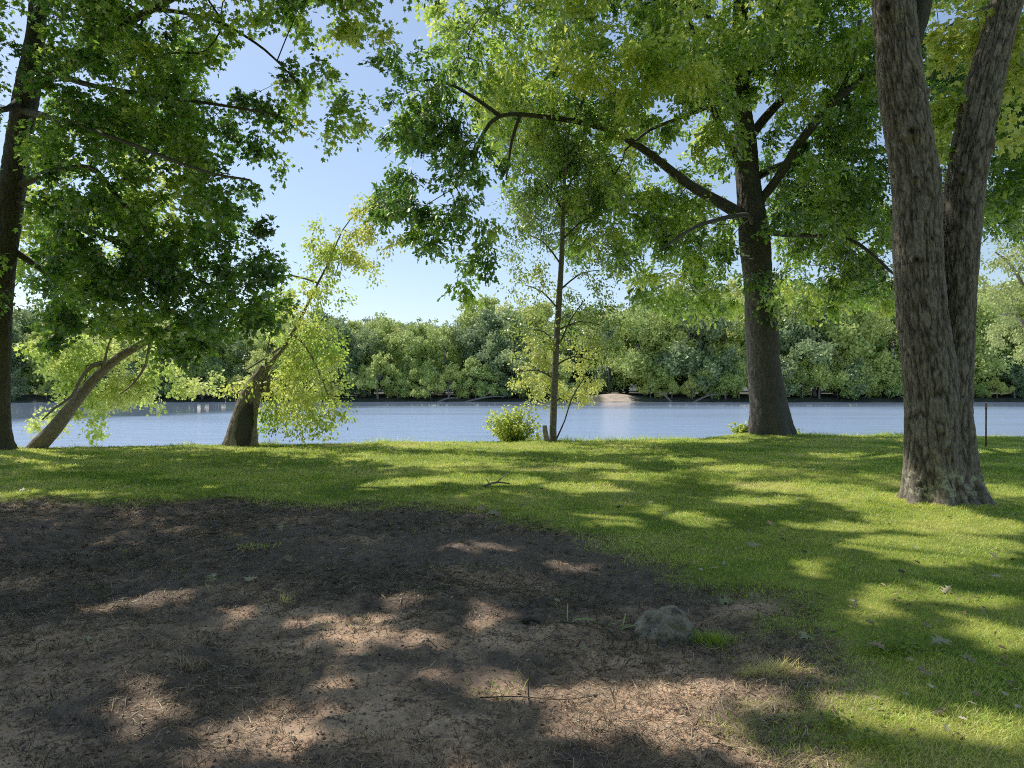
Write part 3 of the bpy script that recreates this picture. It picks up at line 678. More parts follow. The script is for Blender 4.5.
# sandy landing around x = 21.5
sx = m.math('SUBTRACT', 1.0, m.math('MULTIPLY', m.math('ABSOLUTE', m.math('SUBTRACT', s_.outputs[0], 21.5)), .28), clamp=True)
sx = m.math('MULTIPLY', sx, 3, clamp=True)
sx = m.math('MULTIPLY', sx, m.math('MULTIPLY', m.math('SUBTRACT', 159.0, m.math('ADD', s_.outputs[1], m.math('MULTIPLY', m.noise(p, .5, 3), 5.0))), .3, clamp=True))
ns = m.noise(p, .8, 5)
col = m.mix(sx, m.ramp(ns, [(.35, (.02, .022, .012)), (.65, (.05, .055, .022))]), m.ramp(ns, [(.3, (.3, .23, .16)), (.7, (.5, .40, .30))]))
b = m.n('ShaderNodeBsdfPrincipled'); m.l(col, b.inputs['Base Color']); b.inputs['Roughness'].default_value = .95; m.l(b.outputs[0], m.out.inputs[0])
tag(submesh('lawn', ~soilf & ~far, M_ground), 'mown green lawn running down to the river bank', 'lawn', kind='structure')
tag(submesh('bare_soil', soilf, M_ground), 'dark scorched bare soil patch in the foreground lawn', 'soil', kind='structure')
tag(submesh('far_shore', far, m.m), 'low wooded bank on the far side of the river', 'river bank', kind='structure')

# water
m = NT('river_water'); p = m.pos()
w1 = m.noise(m.mapping(p, (.8, 1.8, 1)), 3.0, 5, .65); w2 = m.noise(m.mapping(p, (.25, .6, 1)), 1.0, 3, .5)
hgt = m.math('ADD', m.math('MULTIPLY', w1, .35), w2)
calm = m.noise(m.mapping(p, (.018, .07, 1)), 1, 4, .55)
g = m.n('ShaderNodeBsdfGlossy'); g.inputs['Roughness'].default_value = .05; g.inputs[0].default_value = (.92, .96, 1, 1)
d = m.n('ShaderNodeBsdfDiffuse'); d.inputs[0].default_value = (.32, .44, .64, 1)
bp = m.n('ShaderNodeBump'); m.l(hgt, bp.inputs['Height']); bp.inputs['Distance'].default_value = .5
sw = m.n('ShaderNodeSeparateXYZ'); m.l(p, sw.inputs[0])
lim_ = m.math('MULTIPLY', m.math('MAXIMUM', m.math('SUBTRACT', m.math('MULTIPLY', sw.outputs[0], -1.0), 20.0), 0.0), 2.2)
ye = m.math('ADD', sw.outputs[1], m.math('ADD', lim_, m.math('MULTIPLY', m.math('SUBTRACT', calm, .5), 60.0)))
calmf = m.math('SUBTRACT', 1.0, m.math('MULTIPLY', m.math('SUBTRACT', ye, 96.0), .05, clamp=True), clamp=True)
st_ = m.ramp(calm, [(.40, (.14, .14, .14)), (.60, (.42, .42, .42))])
m.l(m.math('MULTIPLY', st_, m.math('MULTIPLY_ADD', calmf, .95, .05)), bp.inputs['Strength'])
m.l(bp.outputs[0], g.inputs['Normal'])
x = m.n('ShaderNodeMixShader'); m.l(m.math('MULTIPLY_ADD', calmf, -.28, .9), x.inputs[0]); m.l(d.outputs[0], x.inputs[1]); m.l(g.outputs[0], x.inputs[2])
m.l(x.outputs[0], m.out.inputs[0])
wx = np.linspace(-700, 700, 9); wy = np.array([16, 30, 60, 100, 175.]); WX, WY = np.meshgrid(wx, wy)
Vw = np.stack([WX, WY, WX*0+WATER], -1).reshape(-1, 3); iw = (np.arange(4)[:, None]*9+np.arange(8)[None]).ravel()
tag(mesh_obj('river', Vw, np.stack([iw, iw+1, iw+10, iw+9], 1), [4]*32, m.m), 'wide rippled blue river', 'river', kind='structure')
print('ground', time.time()-T0)

# ================================================================== GRASS (stuff)
def blades(name, x, y, L, W, lean, tint, mat, dirz=1.0, seg=2, r=rng, off=(0, 0, 0), parent=None, zoff=0.0):
    n = len(x); z = height(x, y)-.004+zoff
    th = r.random(n)*2*math.pi
    d = np.stack([np.cos(th)*lean, np.sin(th)*lean, np.full(n, dirz)], 1); d = unit(d)
    ph = th+math.pi/2+r.normal(size=n)*.5
    s = np.stack([np.cos(ph), np.sin(ph), np.zeros(n)], 1)
    b = np.stack([x, y, z], 1)
    bend = np.stack([np.cos(th), np.sin(th), -np.ones(n)*.5], 1)*(lean*.5*L)[:, None]
    mid = b+d*(L*.55)[:, None]+bend*.15; tip = b+d*L[:, None]+bend*.6
    tip[:, 2] = np.maximum(tip[:, 2], z+.003)
    w = (W*.5)[:, None]
    co = np.stack([b-s*w, b+s*w, mid+s*w*.8, mid-s*w*.8, tip], 1).reshape(-1, 3)-np.asarray(off)
    k = np.arange(n)[:, None]*5
    f = (k+np.array([[0, 1, 2, 3, 3, 2, 4]])).ravel()
    return mesh_obj(name, co, f, np.tile([4, 3], n), mat, parent, {'tint': np.repeat(np.clip(tint, 0, 1), 5)})
M_grass = leaf_mat('lawn_grass_blade', [(.06, .13, .02), (.24, .44, .05), (.62, .72, .12), (.78, .62, .26)], [(.28, .46, .03), (.7, .82, .07), (.95, .95, .15), (.85, .72, .3)], .42, .03)
M_straw = leaf_mat('dead_grass_blade', [(.03, .022, .018), (.13, .085, .055), (.38, .25, .15), (.62, .46, .29)], [(.02, .015, .01), (.08, .05, .03), (.2, .14, .08), (.3, .24, .14)], .15, .04)
bands = [(2.4, 4.5, 7500), (4.5, 7, 5200), (7, 10, 3000), (10, 14, 1500), (14, 19, 750), (19, 26, 420)]
xs, ys = [], []
for (a_, b_, dn) in bands:
    wdt = .78*b_; n = int((b_-a_)*2*wdt*dn)
    x = rng.uniform(-wdt, wdt, n); y = rng.uniform(a_, b_, n)
    k = (np.abs(x) < .74*y+.4) & (y < crest(x)+.35)
    x, y = x[k], y[k]
    so_, sd_ = soilness(x, y)
    k = rng.random(len(x)) > np.clip((.22-sd_)/.6, 0, 1)
    xs.append(x[k]); ys.append(y[k])
x = np.concatenate(xs); y = np.concatenate(ys); n = len(x)
pt = fbm(x*.9, y*.9, 4, 31)
L = (.020+.026*rng.random(n))*(.7+.8*fbm(x*2.5, y*2.5, 3, 33)); L = L*np.clip(y/9, 1, 1.5)
W = np.maximum(.0035, y*.00065)*(.7+.6*rng.random(n))
tint = -.52+pt*1.65+(fbm(x*6, y*6, 3, 35)-.5)*.5+rng.normal(size=n)*.2+(rng.random(n) < .05)*.5
tag(blades('lawn_grass', x, y, L, W, .35+.9*rng.random(n), tint, M_grass), 'short mown green grass covering the lawn', 'grass', kind='stuff')
print('grass', n, time.time()-T0)

# bank fringe: longer uncut grass along the crest
n = 26000; x = rng.uniform(-17, 19, n); y = crest(x)+rng.normal(size=n)*.16+.1
cl_ = np.clip((fbm(x*.9, x*0+3, 4, 61)-.42)*4, .05, 1); k = rng.random(n) < cl_; x, y, cl_ = x[k], y[k], cl_[k]; n = len(x)
tag(blades('bank_grass', x, y, (.05+.16*rng.random(n)**2)*(.5+cl_), np.full(n, .013), .4+.9*rng.random(n), .1+.5*rng.random(n), M_grass), 'longer uncut grass along the top of the river bank', 'grass', kind='stuff')
# uncut collar round the twin trunk
n = 5200; th_ = rng.random(n)*6.28; rr_ = .50+.22*rng.random(n)**1.6
x = 5.9+np.cos(th_)*rr_*1.08; y = 9.97+np.sin(th_)*rr_*.92
tag(blades('collar_grass', x, y, .03+.06*rng.random(n), np.full(n, .007), .5+rng.random(n), .25+.75*rng.random(n), M_grass), 'longer faded grass round the foot of the twin trunk', 'grass', kind='stuff')
# leaf crumbs in the lawn
n = 2600; y = 3.2+17*rng.random(n)**1.2; x = rng.uniform(-1, 1, n)*.72*y; k = sdist(x, y) > .0; x, y = x[k], y[k]; n = len(x)
th_ = rng.random(n)*6.28
pos = np.stack([x, y, height(x, y)+.022+.012*rng.random(n)], 1); d_ = np.stack([np.cos(th_), np.sin(th_), rng.normal(size=n)*.25], 1)
M_bit = leaf_mat('leaf_litter', [(.06, .04, .02), (.2, .13, .06), (.42, .34, .2), (.6, .56, .42)], [(.1, .07, .03), (.3, .22, .1)], .15, .05)
tag(leaf_obj('lawn_litter', None, M_bit, pos, d_, unit(np.array([0, 0, 1.])+rng.normal(size=(n, 3))*.45), (.018+.05*rng.random(n)**2.5)+y*.001, rng.random(n)**1.3, T_OAK), 'small brown and tan leaf fragments in the lawn', 'leaf litter', kind='stuff')
# dead and scorched grass on the bare soil
def soil_points(n, y0=2.5, y1=13.5, pw=1.6, dens=None):
    u = rng.random(n)**pw; y = y0+(y1-y0)*u
    x = rng.uniform(-1, .55, n)*(.74*y+.3)
    _, sd_ = soilness(x, y)
    k = sd_ < .15
    x, y = x[k], y[k]
    if dens is not None:
        k = rng.random(len(x)) < dens(x, y); x, y = x[k], y[k]
    return x, y
# lying straw
def straw(name, x, y, L, W, tint, mat, curl=.6, lift=.012):
    n = len(x); th = rng.random(n)*2*math.pi; cu = rng.normal(size=n)*curl
    ks = 5; t = np.linspace(0, 1, ks)
    ang = th[:, None]+cu[:, None]*t[None]
    dx = np.cumsum(np.cos(ang), 1)/ks*L[:, None]; dy = np.cumsum(np.sin(ang), 1)/ks*L[:, None]
    X = x[:, None]+dx; Yv = y[:, None]+dy
    Z = height(X, Yv)+.004+lift*rng.random((n, 1))*2*(.4+np.sin(t[None]*math.pi*(1+rng.random((n, 1)))+rng.random((n, 1))*3)*.5+.3)
    w = W[:, None]*np.array([.6, 1, 1, .9, .3])[None]*.5
    sxx = -np.sin(ang)*w; syy = np.cos(ang)*w
    tilt = rng.normal(size=(n, 1))*.6
    a_ = np.stack([X+sxx, Yv+syy, Z+w*tilt], -1); b_ = np.stack([X-sxx, Yv-syy, Z-w*tilt], -1)
    co = np.stack([a_, b_], 2).reshape(-1, 3)
    base = (np.arange(n)*ks*2)[:, None, None]; j = (np.arange(ks-1)*2)[None, :, None]
    f = (base+j+np.array([0, 1, 3, 2])[None, None]).ravel()
    return mesh_obj(name, co, f, np.full(n*(ks-1), 4), mat, None, {'tint': np.repeat(np.clip(tint, 0, 1), ks*2)})
dn = lambda x, y: np.clip((fbm(x*.8, y*.8, 4, 41)-.38)*3+.35*(y < 6)+.25*(x < -2.5), .06, 1)
x, y = soil_points(90000, pw=1.3, dens=dn); n = len(x)
L = .05+.15*rng.random(n)**2; W = np.maximum(.0024, y*.0006)*(.6+.9*rng.random(n))
br = fbm(x*.7, y*.7, 3, 43)
tint = -.10+br*.65+rng.normal(size=n)*.27+.26*np.clip((5.4-y)/1.5, 0, 1)
tag(straw('dead_grass', x, y, L, W, tint, M_straw), 'tangled brown straw and dead grass lying on the soil', 'dead grass', kind='stuff')
# scorched stubble tufts
x0, y0_ = soil_points(4200, pw=1.1, dens=lambda x, y: np.clip((fbm(x*1.2, y*1.2, 3, 47)-.35)*3, .05, 1))
k = 14
x = np.repeat(x0, k)+rng.normal(size=len(x0)*k)*.022; y = np.repeat(y0_, k)+rng.normal(size=len(x0)*k)*.022; n = len(x)
sc_ = np.repeat(.5+rng.random(len(x0)), k)
tag(blades('scorched_stubble', x, y, (.02+.045*rng.random(n))*sc_, np.maximum(.003, y*.0006)*(.7+.6*rng.random(n)), .4+.8*rng.random(n), .02+.18*rng.random(n), M_straw), 'blackened stubble tufts scattered over the soil', 'stubble', kind='stuff')
# dry standing grass: mostly left and along the front
x0, y0_ = soil_points(1500, pw=1.6, dens=lambda x, y: np.clip((fbm(x*.9, y*.9, 3, 51)-.42)*3+.2*(x < -2)+.15*(y < 4), .02, .8))
k = 22
x = np.repeat(x0, k)+rng.normal(size=len(x0)*k)*.045; y = np.repeat(y0_, k)+rng.normal(size=len(x0)*k)*.045; n = len(x)
tag(blades('dry_grass', x, y, (.03+.09*rng.random(n)**1.5), np.maximum(.0018, y*.0005)*(.7+.6*rng.random(n)), .7+1.4*rng.random(n), np.clip(.25+.35*np.repeat(rng.random(len(x0)), k)+rng.normal(size=n)*.15, 0, 1), M_straw), 'sparse dry grass standing on the soil', 'dry grass', kind='stuff')
# thin green regrowth
x0, y0_ = soil_points(420, pw=1.4, dens=lambda x, y: np.clip((fbm(x*.7, y*.7, 3, 57)-.48)*5, .03, .8))
k = 16
x = np.repeat(x0, k)+rng.normal(size=len(x0)*k)*.05; y = np.repeat(y0_, k)+rng.normal(size=len(x0)*k)*.05; n = len(x)
tag(blades('green_regrowth', x, y, .02+.05*rng.random(n), np.maximum(.002, y*.0005), .5+rng.random(n), .3+.5*rng.random(n), M_grass), 'thin green shoots coming up through the bare soil', 'grass', kind='stuff')
# crumbs of soil
def crumbs(name, x, y, s, mat, seed=3):
    r = np.random.default_rng(seed)
    oc = np.array([[1, 0, 0], [-1, 0, 0], [0, 1, 0], [0, -1, 0], [0, 0, 1], [0, 0, -1]], float)
    fc = np.array([[0, 2, 4], [2, 1, 4], [1, 3, 4], [3, 0, 4], [2, 0, 5], [1, 2, 5], [3, 1, 5], [0, 3, 5]])
    n = len(x); c = np.stack([x, y, height(x, y)+s*.25], 1)
    co = c[:, None]+oc[None]*(s[:, None, None]*(.6+.8*r.random((n, 6, 1))))*np.array([1, 1, .7])+r.normal(size=(n, 6, 3))*s[:, None, None]*.15
    f = ((np.arange(n)*6)[:, None, None]+fc[None]).ravel()
    return mesh_obj(name, co.reshape(-1, 3), f, np.full(n*8, 3), mat, None, {'tint': np.repeat(r.random(n), 6)}, smooth=False)
m = NT('soil_crumb'); f_ = m.attr('tint')
b = m.n('ShaderNodeBsdfPrincipled'); m.l(m.ramp(f_, [(0, (.07, .05, .038)), (.6, (.2, .145, .105)), (1, (.42, .31, .22))]), b.inputs['Base Color']); b.inputs['Roughness'].default_value = .95
m.l(b.outputs[0], m.out.inputs[0]); M_crumb = m.m
x, y = soil_points(26000, pw=1.4)
tag(crumbs('soil_crumbs', x, y, .003+.009*rng.random(len(x))**4+y*.0003, M_crumb), 'small crumbs of earth and grit on the soil', 'soil crumbs', kind='stuff')
print('soil litter', time.time()-T0)

# ================================================================== ROCK
def rock(name, c, rad, seed, label, mat):
    import bmesh
    bm = bmesh.new(); bmesh.ops.create_icosphere(bm, subdivisions=5, radius=1)
    v = np.array([q.co[:] for q in bm.verts])
    n = fbm(v[:, 0]*1.5+3, v[:, 1]*1.5+v[:, 2]*1.1, 4, seed)+.4*fbm(v[:, 2]*4+9, v[:, 0]*4, 3, seed+2)
    f = .78+.4*(n-.6)
    v = v*f[:, None]*np.array(rad)
    v[:, 2] = np.where(v[:, 2] > 0, v[:, 2], v[:, 2]*.5)
    for q, w in zip(bm.verts, v): q.co = w
    me = bpy.data.meshes.new(name); bm.to_mesh(me); bm.free(); me.materials.append(mat)
    o = bpy.data.objects.new(name, me); C.objects.link(o); o.location = c
    return tag(o, label, 'rock')
m = NT('rock_stone'); p = m.pos()
n1 = m.noise(p, 14, 6, .7); n2 = m.noise(p, 90, 4, .7)
b = m.n('ShaderNodeBsdfPrincipled'); m.l(m.ramp(m.math('ADD', m.math('MULTIPLY', n1, .7), m.math('MULTIPLY', n2, .3)), [(.38, (.06, .052, .038)), (.5, (.23, .2, .14)), (.62, (.42, .38, .27))]), b.inputs['Base Color'])
b.inputs['Roughness'].default_value = .9; m.l(m.bump(m.math('ADD', n1, m.math('MULTIPLY', n2, .5)), .8, .02), b.inputs['Normal']); m.l(b.outputs[0], m.out.inputs[0]); M_rock = m.m
g = G(668, 632)
rock('rock', (g[0], g[1]+.08, H(g[0], g[1]+.08)-.05), (.25, .2, .205), 9, 'rounded grey rock half sunk in the bare soil', M_rock)

# grass tufts as things
def tuft(name, px, py, n, spread, Lr, tint, label, cat, mat, lean=.9, wid=.004):
    g = G(px, py); x = g[0]+rng.normal(size=n)*spread; y = g[1]+rng.normal(size=n)*spread*.6
    base = (g[0], g[1], H(*g))
    o = blades(name, x, y, Lr*(.5+.6*rng.random(n)), np.full(n, wid), lean*(.4+.9*rng.random(n)), tint+rng.normal(size=n)*.12, mat, off=base)
    o.location = base
    return tag(o, label, cat)
tuft('grass_tuft', 712, 632, 420, .085, .10, .3, 'dull green grass tuft growing against the right side of the rock', 'grass tuft', M_grass)
tuft('grass_tuft', 768, 666, 420, .08, .11, .98, 'golden dry grass tuft at the edge of the lawn right of the rock', 'grass tuft', M_grass, 1.1)
tuft('grass_tuft', 500, 690, 26, .09, .13, .3, 'few thin green blades on the sandy soil left of the upright twig', 'grass tuft', M_grass, .7)
tuft('grass_tuft', 285, 603, 40, .03, .11, .95, 'small yellow grass tuft on the left part of the soil', 'grass tuft', M_grass, .6)
tuft('grass_tuft', 255, 545, 60, .10, .10, .5, 'small green grass tuft on the soil near the upper left', 'grass tuft', M_grass, .6)
tuft('grass_tuft', 190, 665, 60, .06, .16, .7, 'pale wiry grass tuft in the lower left of the soil', 'grass tuft', M_straw, 1.0)
tuft('grass_tuft', 378, 742, 60, .05, .14, .9, 'bleached dry grass tuft near the bottom of the soil', 'grass tuft', M_straw, .9)
tuft('grass_tuft', 175, 640, 120, .14, .10, .75, 'wide straw-coloured grass tuft left of the sunlit sand', 'grass tuft', M_straw, 1.2)

# broad grass-like shoots beside the rock
def shoot(px, py, specs, label):
    g = G(px, py); z = H(*g); a_ = Acc()
    for (ang, L, lean, w) in specs:
        n = 9; t = np.linspace(0, 1, n)
        dr = np.array([math.cos(ang), math.sin(ang)*.6])
        X = t*L*lean; Z = L*(t*(1-lean*.35)-lean*.75*t*t)
        c = np.stack([dr[0]*X, dr[1]*X, np.maximum(Z, .004)], 1); s = np.array([-dr[1]*.6+.3, dr[0], .15]); s = s/np.linalg.norm(s)
        ww = w*np.sin(np.clip(t*.93+.07, 0, 1)*math.pi)**.7*.5
        v = np.stack([c-s*ww[:, None], c+np.array([0, 0, -.15])*ww[:, None], c+s*ww[:, None]], 1).reshape(-1, 3)
        f = []
        for k in range(n-1):
            f += [[k*3, k*3+1, k*3+4, k*3+3], [k*3+1, k*3+2, k*3+5, k*3+4]]
        a_.raw(v, np.array(f), [4]*len(f))
    o = a_.build('broadleaf_shoot', M_shoot, None, attrs=None)
    o.data.attributes.new('tint', 'FLOAT', 'POINT').data.foreach_set('value', np.full(a_.n, .5, dtype=np.float32))
    o.location = (g[0], g[1], z)
    return tag(o, label, 'plant', 'broad-bladed green shoots on the soil')
M_shoot = leaf_mat('shoot_blade', [(.3, .45, .12), (.36, .5, .15), (.4, .55, .18)], [(.3, .45, .08), (.35, .5, .1), (.4, .5, .12)], .35, .08)
shoot(567, 620, [(1.4, .2, .25, .026), (-.1, .26, .9, .026), (.1, .12, .95, .018), (3.0, .08, .8, .014)], 'green shoot with one upright and one long bent blade, furthest left of the rock')
shoot(606, 628, [(1.9, .17, .25, .028), (-.2, .1, .7, .014), (.4, .06, .8, .014)], 'green shoot with a single short upright blade, middle one left of the rock')
shoot(622, 628, [(1.0, .18, .35, .028), (-.1, .16, .8, .02), (.5, .1, .6, .016), (3.1, .07, .7, .012)], 'green shoot with several spreading blades next to the rock')

# clover-like low weeds on the right
def weed(px, py, n, spread, size, label):
    g = G(px, py); x = g[0]+rng.normal(size=n)*spread; y = g[1]+rng.normal(size=n)*spread*.7
    pos = np.stack([x, y, height(x, y)+.02+.03*rng.random(n)], 1); base = (g[0], g[1], H(*g))
    th = rng.random(n)*6.28; d = np.stack([np.cos(th), np.sin(th), .2+.3*rng.random(n)], 1)
    o = leaf_obj('ground_weed', None, M_brt, pos, d, unit(np.array([0, 0, 1.])+rng.normal(size=(n, 3))*.3), size*(.7+.6*rng.random(n)), .4+.3*rng.random(n), T_OVAL, base)
    o.location = base; return tag(o, label, 'weed', kind='stuff')
weed(890, 648, 420, .13, .03, 'broad-leaved green weed patch in the lawn right of the soil')
weed(835, 727, 60, .05, .03, 'small green weed at the near edge between soil and lawn')
weed(868, 745, 140, .08, .028, 'low green weed patch in the lawn near the bottom right')

# ================================================================== FALLEN LEAVES
m = NT('fallen_leaf'); oi = m.n('ShaderNodeObjectInfo').outputs['Random']; nn = m.noise(m.pos(), 60, 3)
b = m.n('ShaderNodeBsdfPrincipled')
m.l(m.mix(m.math('MULTIPLY', nn, .6), m.ramp(oi, [(0, (.34, .36, .15)), (.5, (.46, .42, .22)), (1, (.36, .24, .12))]), (.18, .16, .09)), b.inputs['Base Color']); b.inputs['Roughness'].default_value = .6; m.l(b.outputs[0], m.out.inputs[0]); M_fall = m.m
outl = [(0.03, .1), (.06, .2), (.2, .26), (.08, .34), (.1, .42), (.34, .5), (.1, .56), (.12, .64), (.27, .76), (.08, .8), (.05, .9), (0, 1.0)]
TFv, TFf = tmpl(outl, .35, -.05)
def fallen(px, py, L, ang, label, curl=1.0):
    g = G(px, py); z = H(*g)
    on = sdist(np.array([g[0]]), np.array([g[1]]))[0] > .1
    v = TFv.copy(); v[:, 2] = v[:, 2]*curl+.12*np.sin(v[:, 1]*5+px)*curl; v[:, 0] *= 1.25
    st = Acc(); st.raw(v*L, np.concatenate([np.array(f) for f in TFf]), [len(f) for f in TFf])
    st.tube([(0, -.28*L, .01), (0, -.1*L, .0), (0, .02*L, 0)], [.0012, .0013, .0015], 4)
    o = st.build('fallen_leaf', M_fall, None)
    o.location = (g[0], g[1], z+(.035 if on else .018)); o.rotation_euler = (Matrix.Rotation(random.uniform(.3, .6), 3, 'X') @ Matrix.Rotation(ang, 3, 'Z')).to_euler()
    return tag(o, label, 'leaf', 'dry oak leaves lying about')
FL = [(930, 648, .17, -1.2, 'large pale lobed leaf lying on the right lawn, broadest of all the fallen leaves'), (886, 656, .13, .5, 'curled tan lobed leaf in the green weeds right of the soil'),
      (815, 637, .12, 1.9, 'pale leaf lying at the soil edge just above the golden tuft'), (979, 667, .10, .9, 'small whitish leaf at the far right of the near lawn'), (927, 622, .09, 2.6, 'small dull leaf above the large pale leaf on the right lawn'),
      (762, 549, .16, 1.2, 'tan leaf alone in the open lawn above the rock'), (735, 598, .14, 1.6, 'pale green leaf where soil meets lawn up and right of the rock'), (998, 560, .10, .3, 'small pale leaf in the sunlit lawn below the twin trunk'),
      (934, 677, .10, 1.4, 'faded leaf below the large pale leaf on the right lawn'), (774, 529, .14, .2, 'brown leaf in the lawn left of the twin trunk'), (950, 590, .12, 2.2, 'brownish leaf half hidden in grass below the twin trunk'),
      (213, 581, .13, .4, 'whitish leaf on dark soil left of centre'), (259, 582, .14, 1.4, 'pale green leaf on dark soil just right of the whitish one'), (305, 683, .09, .2, 'small pale leaf in the shaded soil at lower left'),
      (293, 556, .12, 1.0, 'tan leaf beside the small green tuft at upper left of the soil'), (588, 650, .06, .7, 'tiny white leaf scrap on the soil below the green shoots'), (280, 528, .13, .2, 'pale leaf lying near the top edge of the soil'),
      (20, 497, .14, .2, 'dry leaf at the far left where lawn meets soil'), (485, 512, .2, .4, 'bleached leaf lying left of the pale green leaf at the soil top edge'), (502, 515, .24, 1.1, 'large pale green leaf at the top edge of the soil'),
      (95, 641, .12, 2.0, 'grey leaf in the shaded soil at far left'), (860, 610, .08, 1.1, 'small leaf in shaded grass right of the rock'), (372, 656, .08, 2.0, 'small brown leaf on the sandy strip'), (560, 602, .07, .5, 'small dark leaf just above the leftmost green shoot')]
for (a_, b_, L, an, lb) in FL: fallen(a_, b_, L, an, lb)

# ================================================================== TWIGS, STICKS, STAKE, STUMP
def stick(name, pts, rad, label, cat='stick', mat=M_twig, sides=6):
    a_ = Acc()
    for (p_, r_) in zip(pts, rad): a_.tube(spline(np.array(p_), .05), np.linspace(r_[0], r_[1], len(spline(np.array(p_), .05))), sides)
    base = np.array(pts[0][0]); o = a_.build(name, mat, None, base); o.location = base
    return tag(o, label, cat)
def g3(px, py, dz=.0):
    g = G(px, py); return [g[0], g[1], H(*g)+dz]
b_ = g3(529, 696, -.03)
stick('upright_twig', [[b_, [b_[0]-.002, b_[1]+.01, b_[2]+.10], [b_[0]+.004, b_[1]+.0, b_[2]+.20]]], [(.004, .002)], 'thin dark twig stuck upright in the sandy soil', 'twig')
stick('fallen_twig_or_shadow', [[g3(480, 696, .01), g3(520, 694, .02), g3(560, 696, .012), g3(592, 690, .014)]], [(.004, .002)], 'thin dark strip standing in for the shadow of the upright twig', 'twig')  # solid strip laid where the upright twig would cast its shadow
stick('fallen_twig_or_shadow', [[g3(120, 690, .012), g3(145, 678, .02), g3(172, 664, .02), g3(185, 655, .012)]], [(.004, .002)], 'pale curved straw-like stick in the lower left', 'twig', M_bark3)
stick('fallen_twig_or_shadow', [[g3(300, 680, .012), g3(316, 692, .02), g3(334, 703, .03)]], [(.003, .002)], 'short pale stick right of the lower sunlit patch', 'twig', M_bark3)
stick('fallen_twig_or_shadow', [[g3(60, 596, .012), g3(30, 602, .02), g3(-10, 600, .02)]], [(.01, .005)], 'dark stick on the soil at the left edge', 'twig')
stick('fallen_branch', [[g3(484, 489, .02), g3(496, 488, .07), g3(510, 487, .05)], [g3(496, 488, .06), g3(504, 484, .14), g3(509, 482, .16)], [g3(490, 489, .05), g3(486, 487, .12)]], [(.02, .012), (.014, .008), (.01, .006)], 'small dead branch lying on the lawn beyond the soil', 'branch', M_bark3)
stick('dark_clod', [[g3(524, 622, .01), g3(530, 621, .04), g3(540, 622, .02)], [g3(531, 621, .03), g3(524, 612, .08)]], [(.02, .016), (.004, .002)], 'dark lump of charred root with a thin straw, left of the green shoots', 'clod')
# iron stake
g = G(986, 447); zb = H(*g)
a_ = Acc(); a_.tube([(0, 0, -.2), (0, 0, .4), (.003, 0, 1.02)], [.022, .022, .022], 8); st = empty('stake', (g[0], g[1], zb), 'thin dark red-brown stake standing at the lawn edge on the right', 'stake')
m = NT('weathered_red_paint'); b = m.n('ShaderNodeBsdfPrincipled'); m.l(m.ramp(m.noise(m.pos(), 20, 4), [(.4, (.05, .02, .015)), (.7, (.13, .05, .035))]), b.inputs['Base Color']); b.inputs['Roughness'].default_value = .7; m.l(b.outputs[0], m.out.inputs[0])
a_.build('shaft', m.m, st); a_ = Acc(); a_.tube([(.003, 0, 1.02), (.003, 0, 1.18)], [.03, .03], 8)
m2 = NT('pale_red_cap'); b = m2.n('ShaderNodeBsdfPrincipled'); b.inputs['Base Color'].default_value = (.22, .09, .07, 1); m2.l(b.outputs[0], m2.out.inputs[0]); a_.build('cap', m2.m, st)
# stump beside the birch
pb = P(546, 443, 21.2); a_ = Acc()
trunk_mesh(a_, [[pb[0], 21.15, H(pb[0], 21.15)-.1, .11], [pb[0], 21.15, .15, .08], [pb[0]-.03, 21.15, .38, .075], [pb[0]-.04, 21.15, .52, .06]], .03, 30, .012, .2, 3, 2, fk=.1)
o = a_.build('stump', M_bark3, None, (pb[0], 21.15, 0)); o.location = (pb[0], 21.15, 0); tag(o, 'small cut stump right beside the slender pale-barked tree', 'stump')

# shrubs at the bank
def shrub(px, py, Y, h, wd, ns, nl, sz, label, mat, T=T_OVAL, zbase=None):
    b0 = P(px, py, Y); z0 = H(b0[0], Y) if zbase is None else zbase
    root = empty('shrub', (b0[0], Y, z0), label, 'shrub', None); st = Acc(); pos = []; dd = []
    for k in range(ns):
        a_ = rng.random()*6.28; rr = wd*(.2+.8*rng.random()); hh = h*(.5+.5*rng.random())*(1-.35*(rr/wd)**2)
        p0 = np.array([rng.normal()*.1*wd, rng.normal()*.1*wd, -.05]); p2 = np.array([math.cos(a_)*rr, math.sin(a_)*rr*.7, hh]); p1 = (p0+p2)/2+np.array([0, 0, .12*hh])
        t = np.linspace(0, 1, 7)[:, None]; q = (1-t)**2*p0+2*t*(1-t)*p1+t*t*p2
        st.tube(q, np.linspace(.008, .003, 7), 4)
        u = .15+.85*rng.random(nl); q2 = (1-u[:, None])**2*p0+2*u[:, None]*(1-u[:, None])*p1+u[:, None]**2*p2
        pos.append(q2+rng.normal(size=(nl, 3))*.05); dd.append(unit(unit(p2-p0)*.5+rng.normal(size=(nl, 3))))
    st.build('stems', M_twig, root)
    pos = np.concatenate(pos); dd = np.concatenate(dd); n = len(pos)
    leaf_obj('foliage', root, mat, pos, dd, unit(np.array([0, 0, 1.])+rng.normal(size=(n, 3))*.6), sz*(.6+.7*rng.random(n)), .35+.5*rng.random(n), T)
shrub(513, 441, 22.0, 1.35, 1.0, 64, 62, .10, 'bright green bushy shrub left of the slender pale-barked tree', M_brt)
shrub(534, 438, 22.4, .9, .4, 16, 30, .09, 'small bright sapling shrub close behind the cut stump', M_brt)
shrub(742, 433, 24.4, .65, .5, 18, 34, .11, 'green shrub at the left foot of the big dark trunk', M_brt)
shrub(722, 434, 25.0, .55, .35, 9, 26, .08, 'pale thin shrub a little left of the big dark trunk', M_pale)
shrub(797, 432, 24.8, .35, .2, 5, 20, .08, 'tiny green sprig at the right foot of the big dark trunk', M_brt)

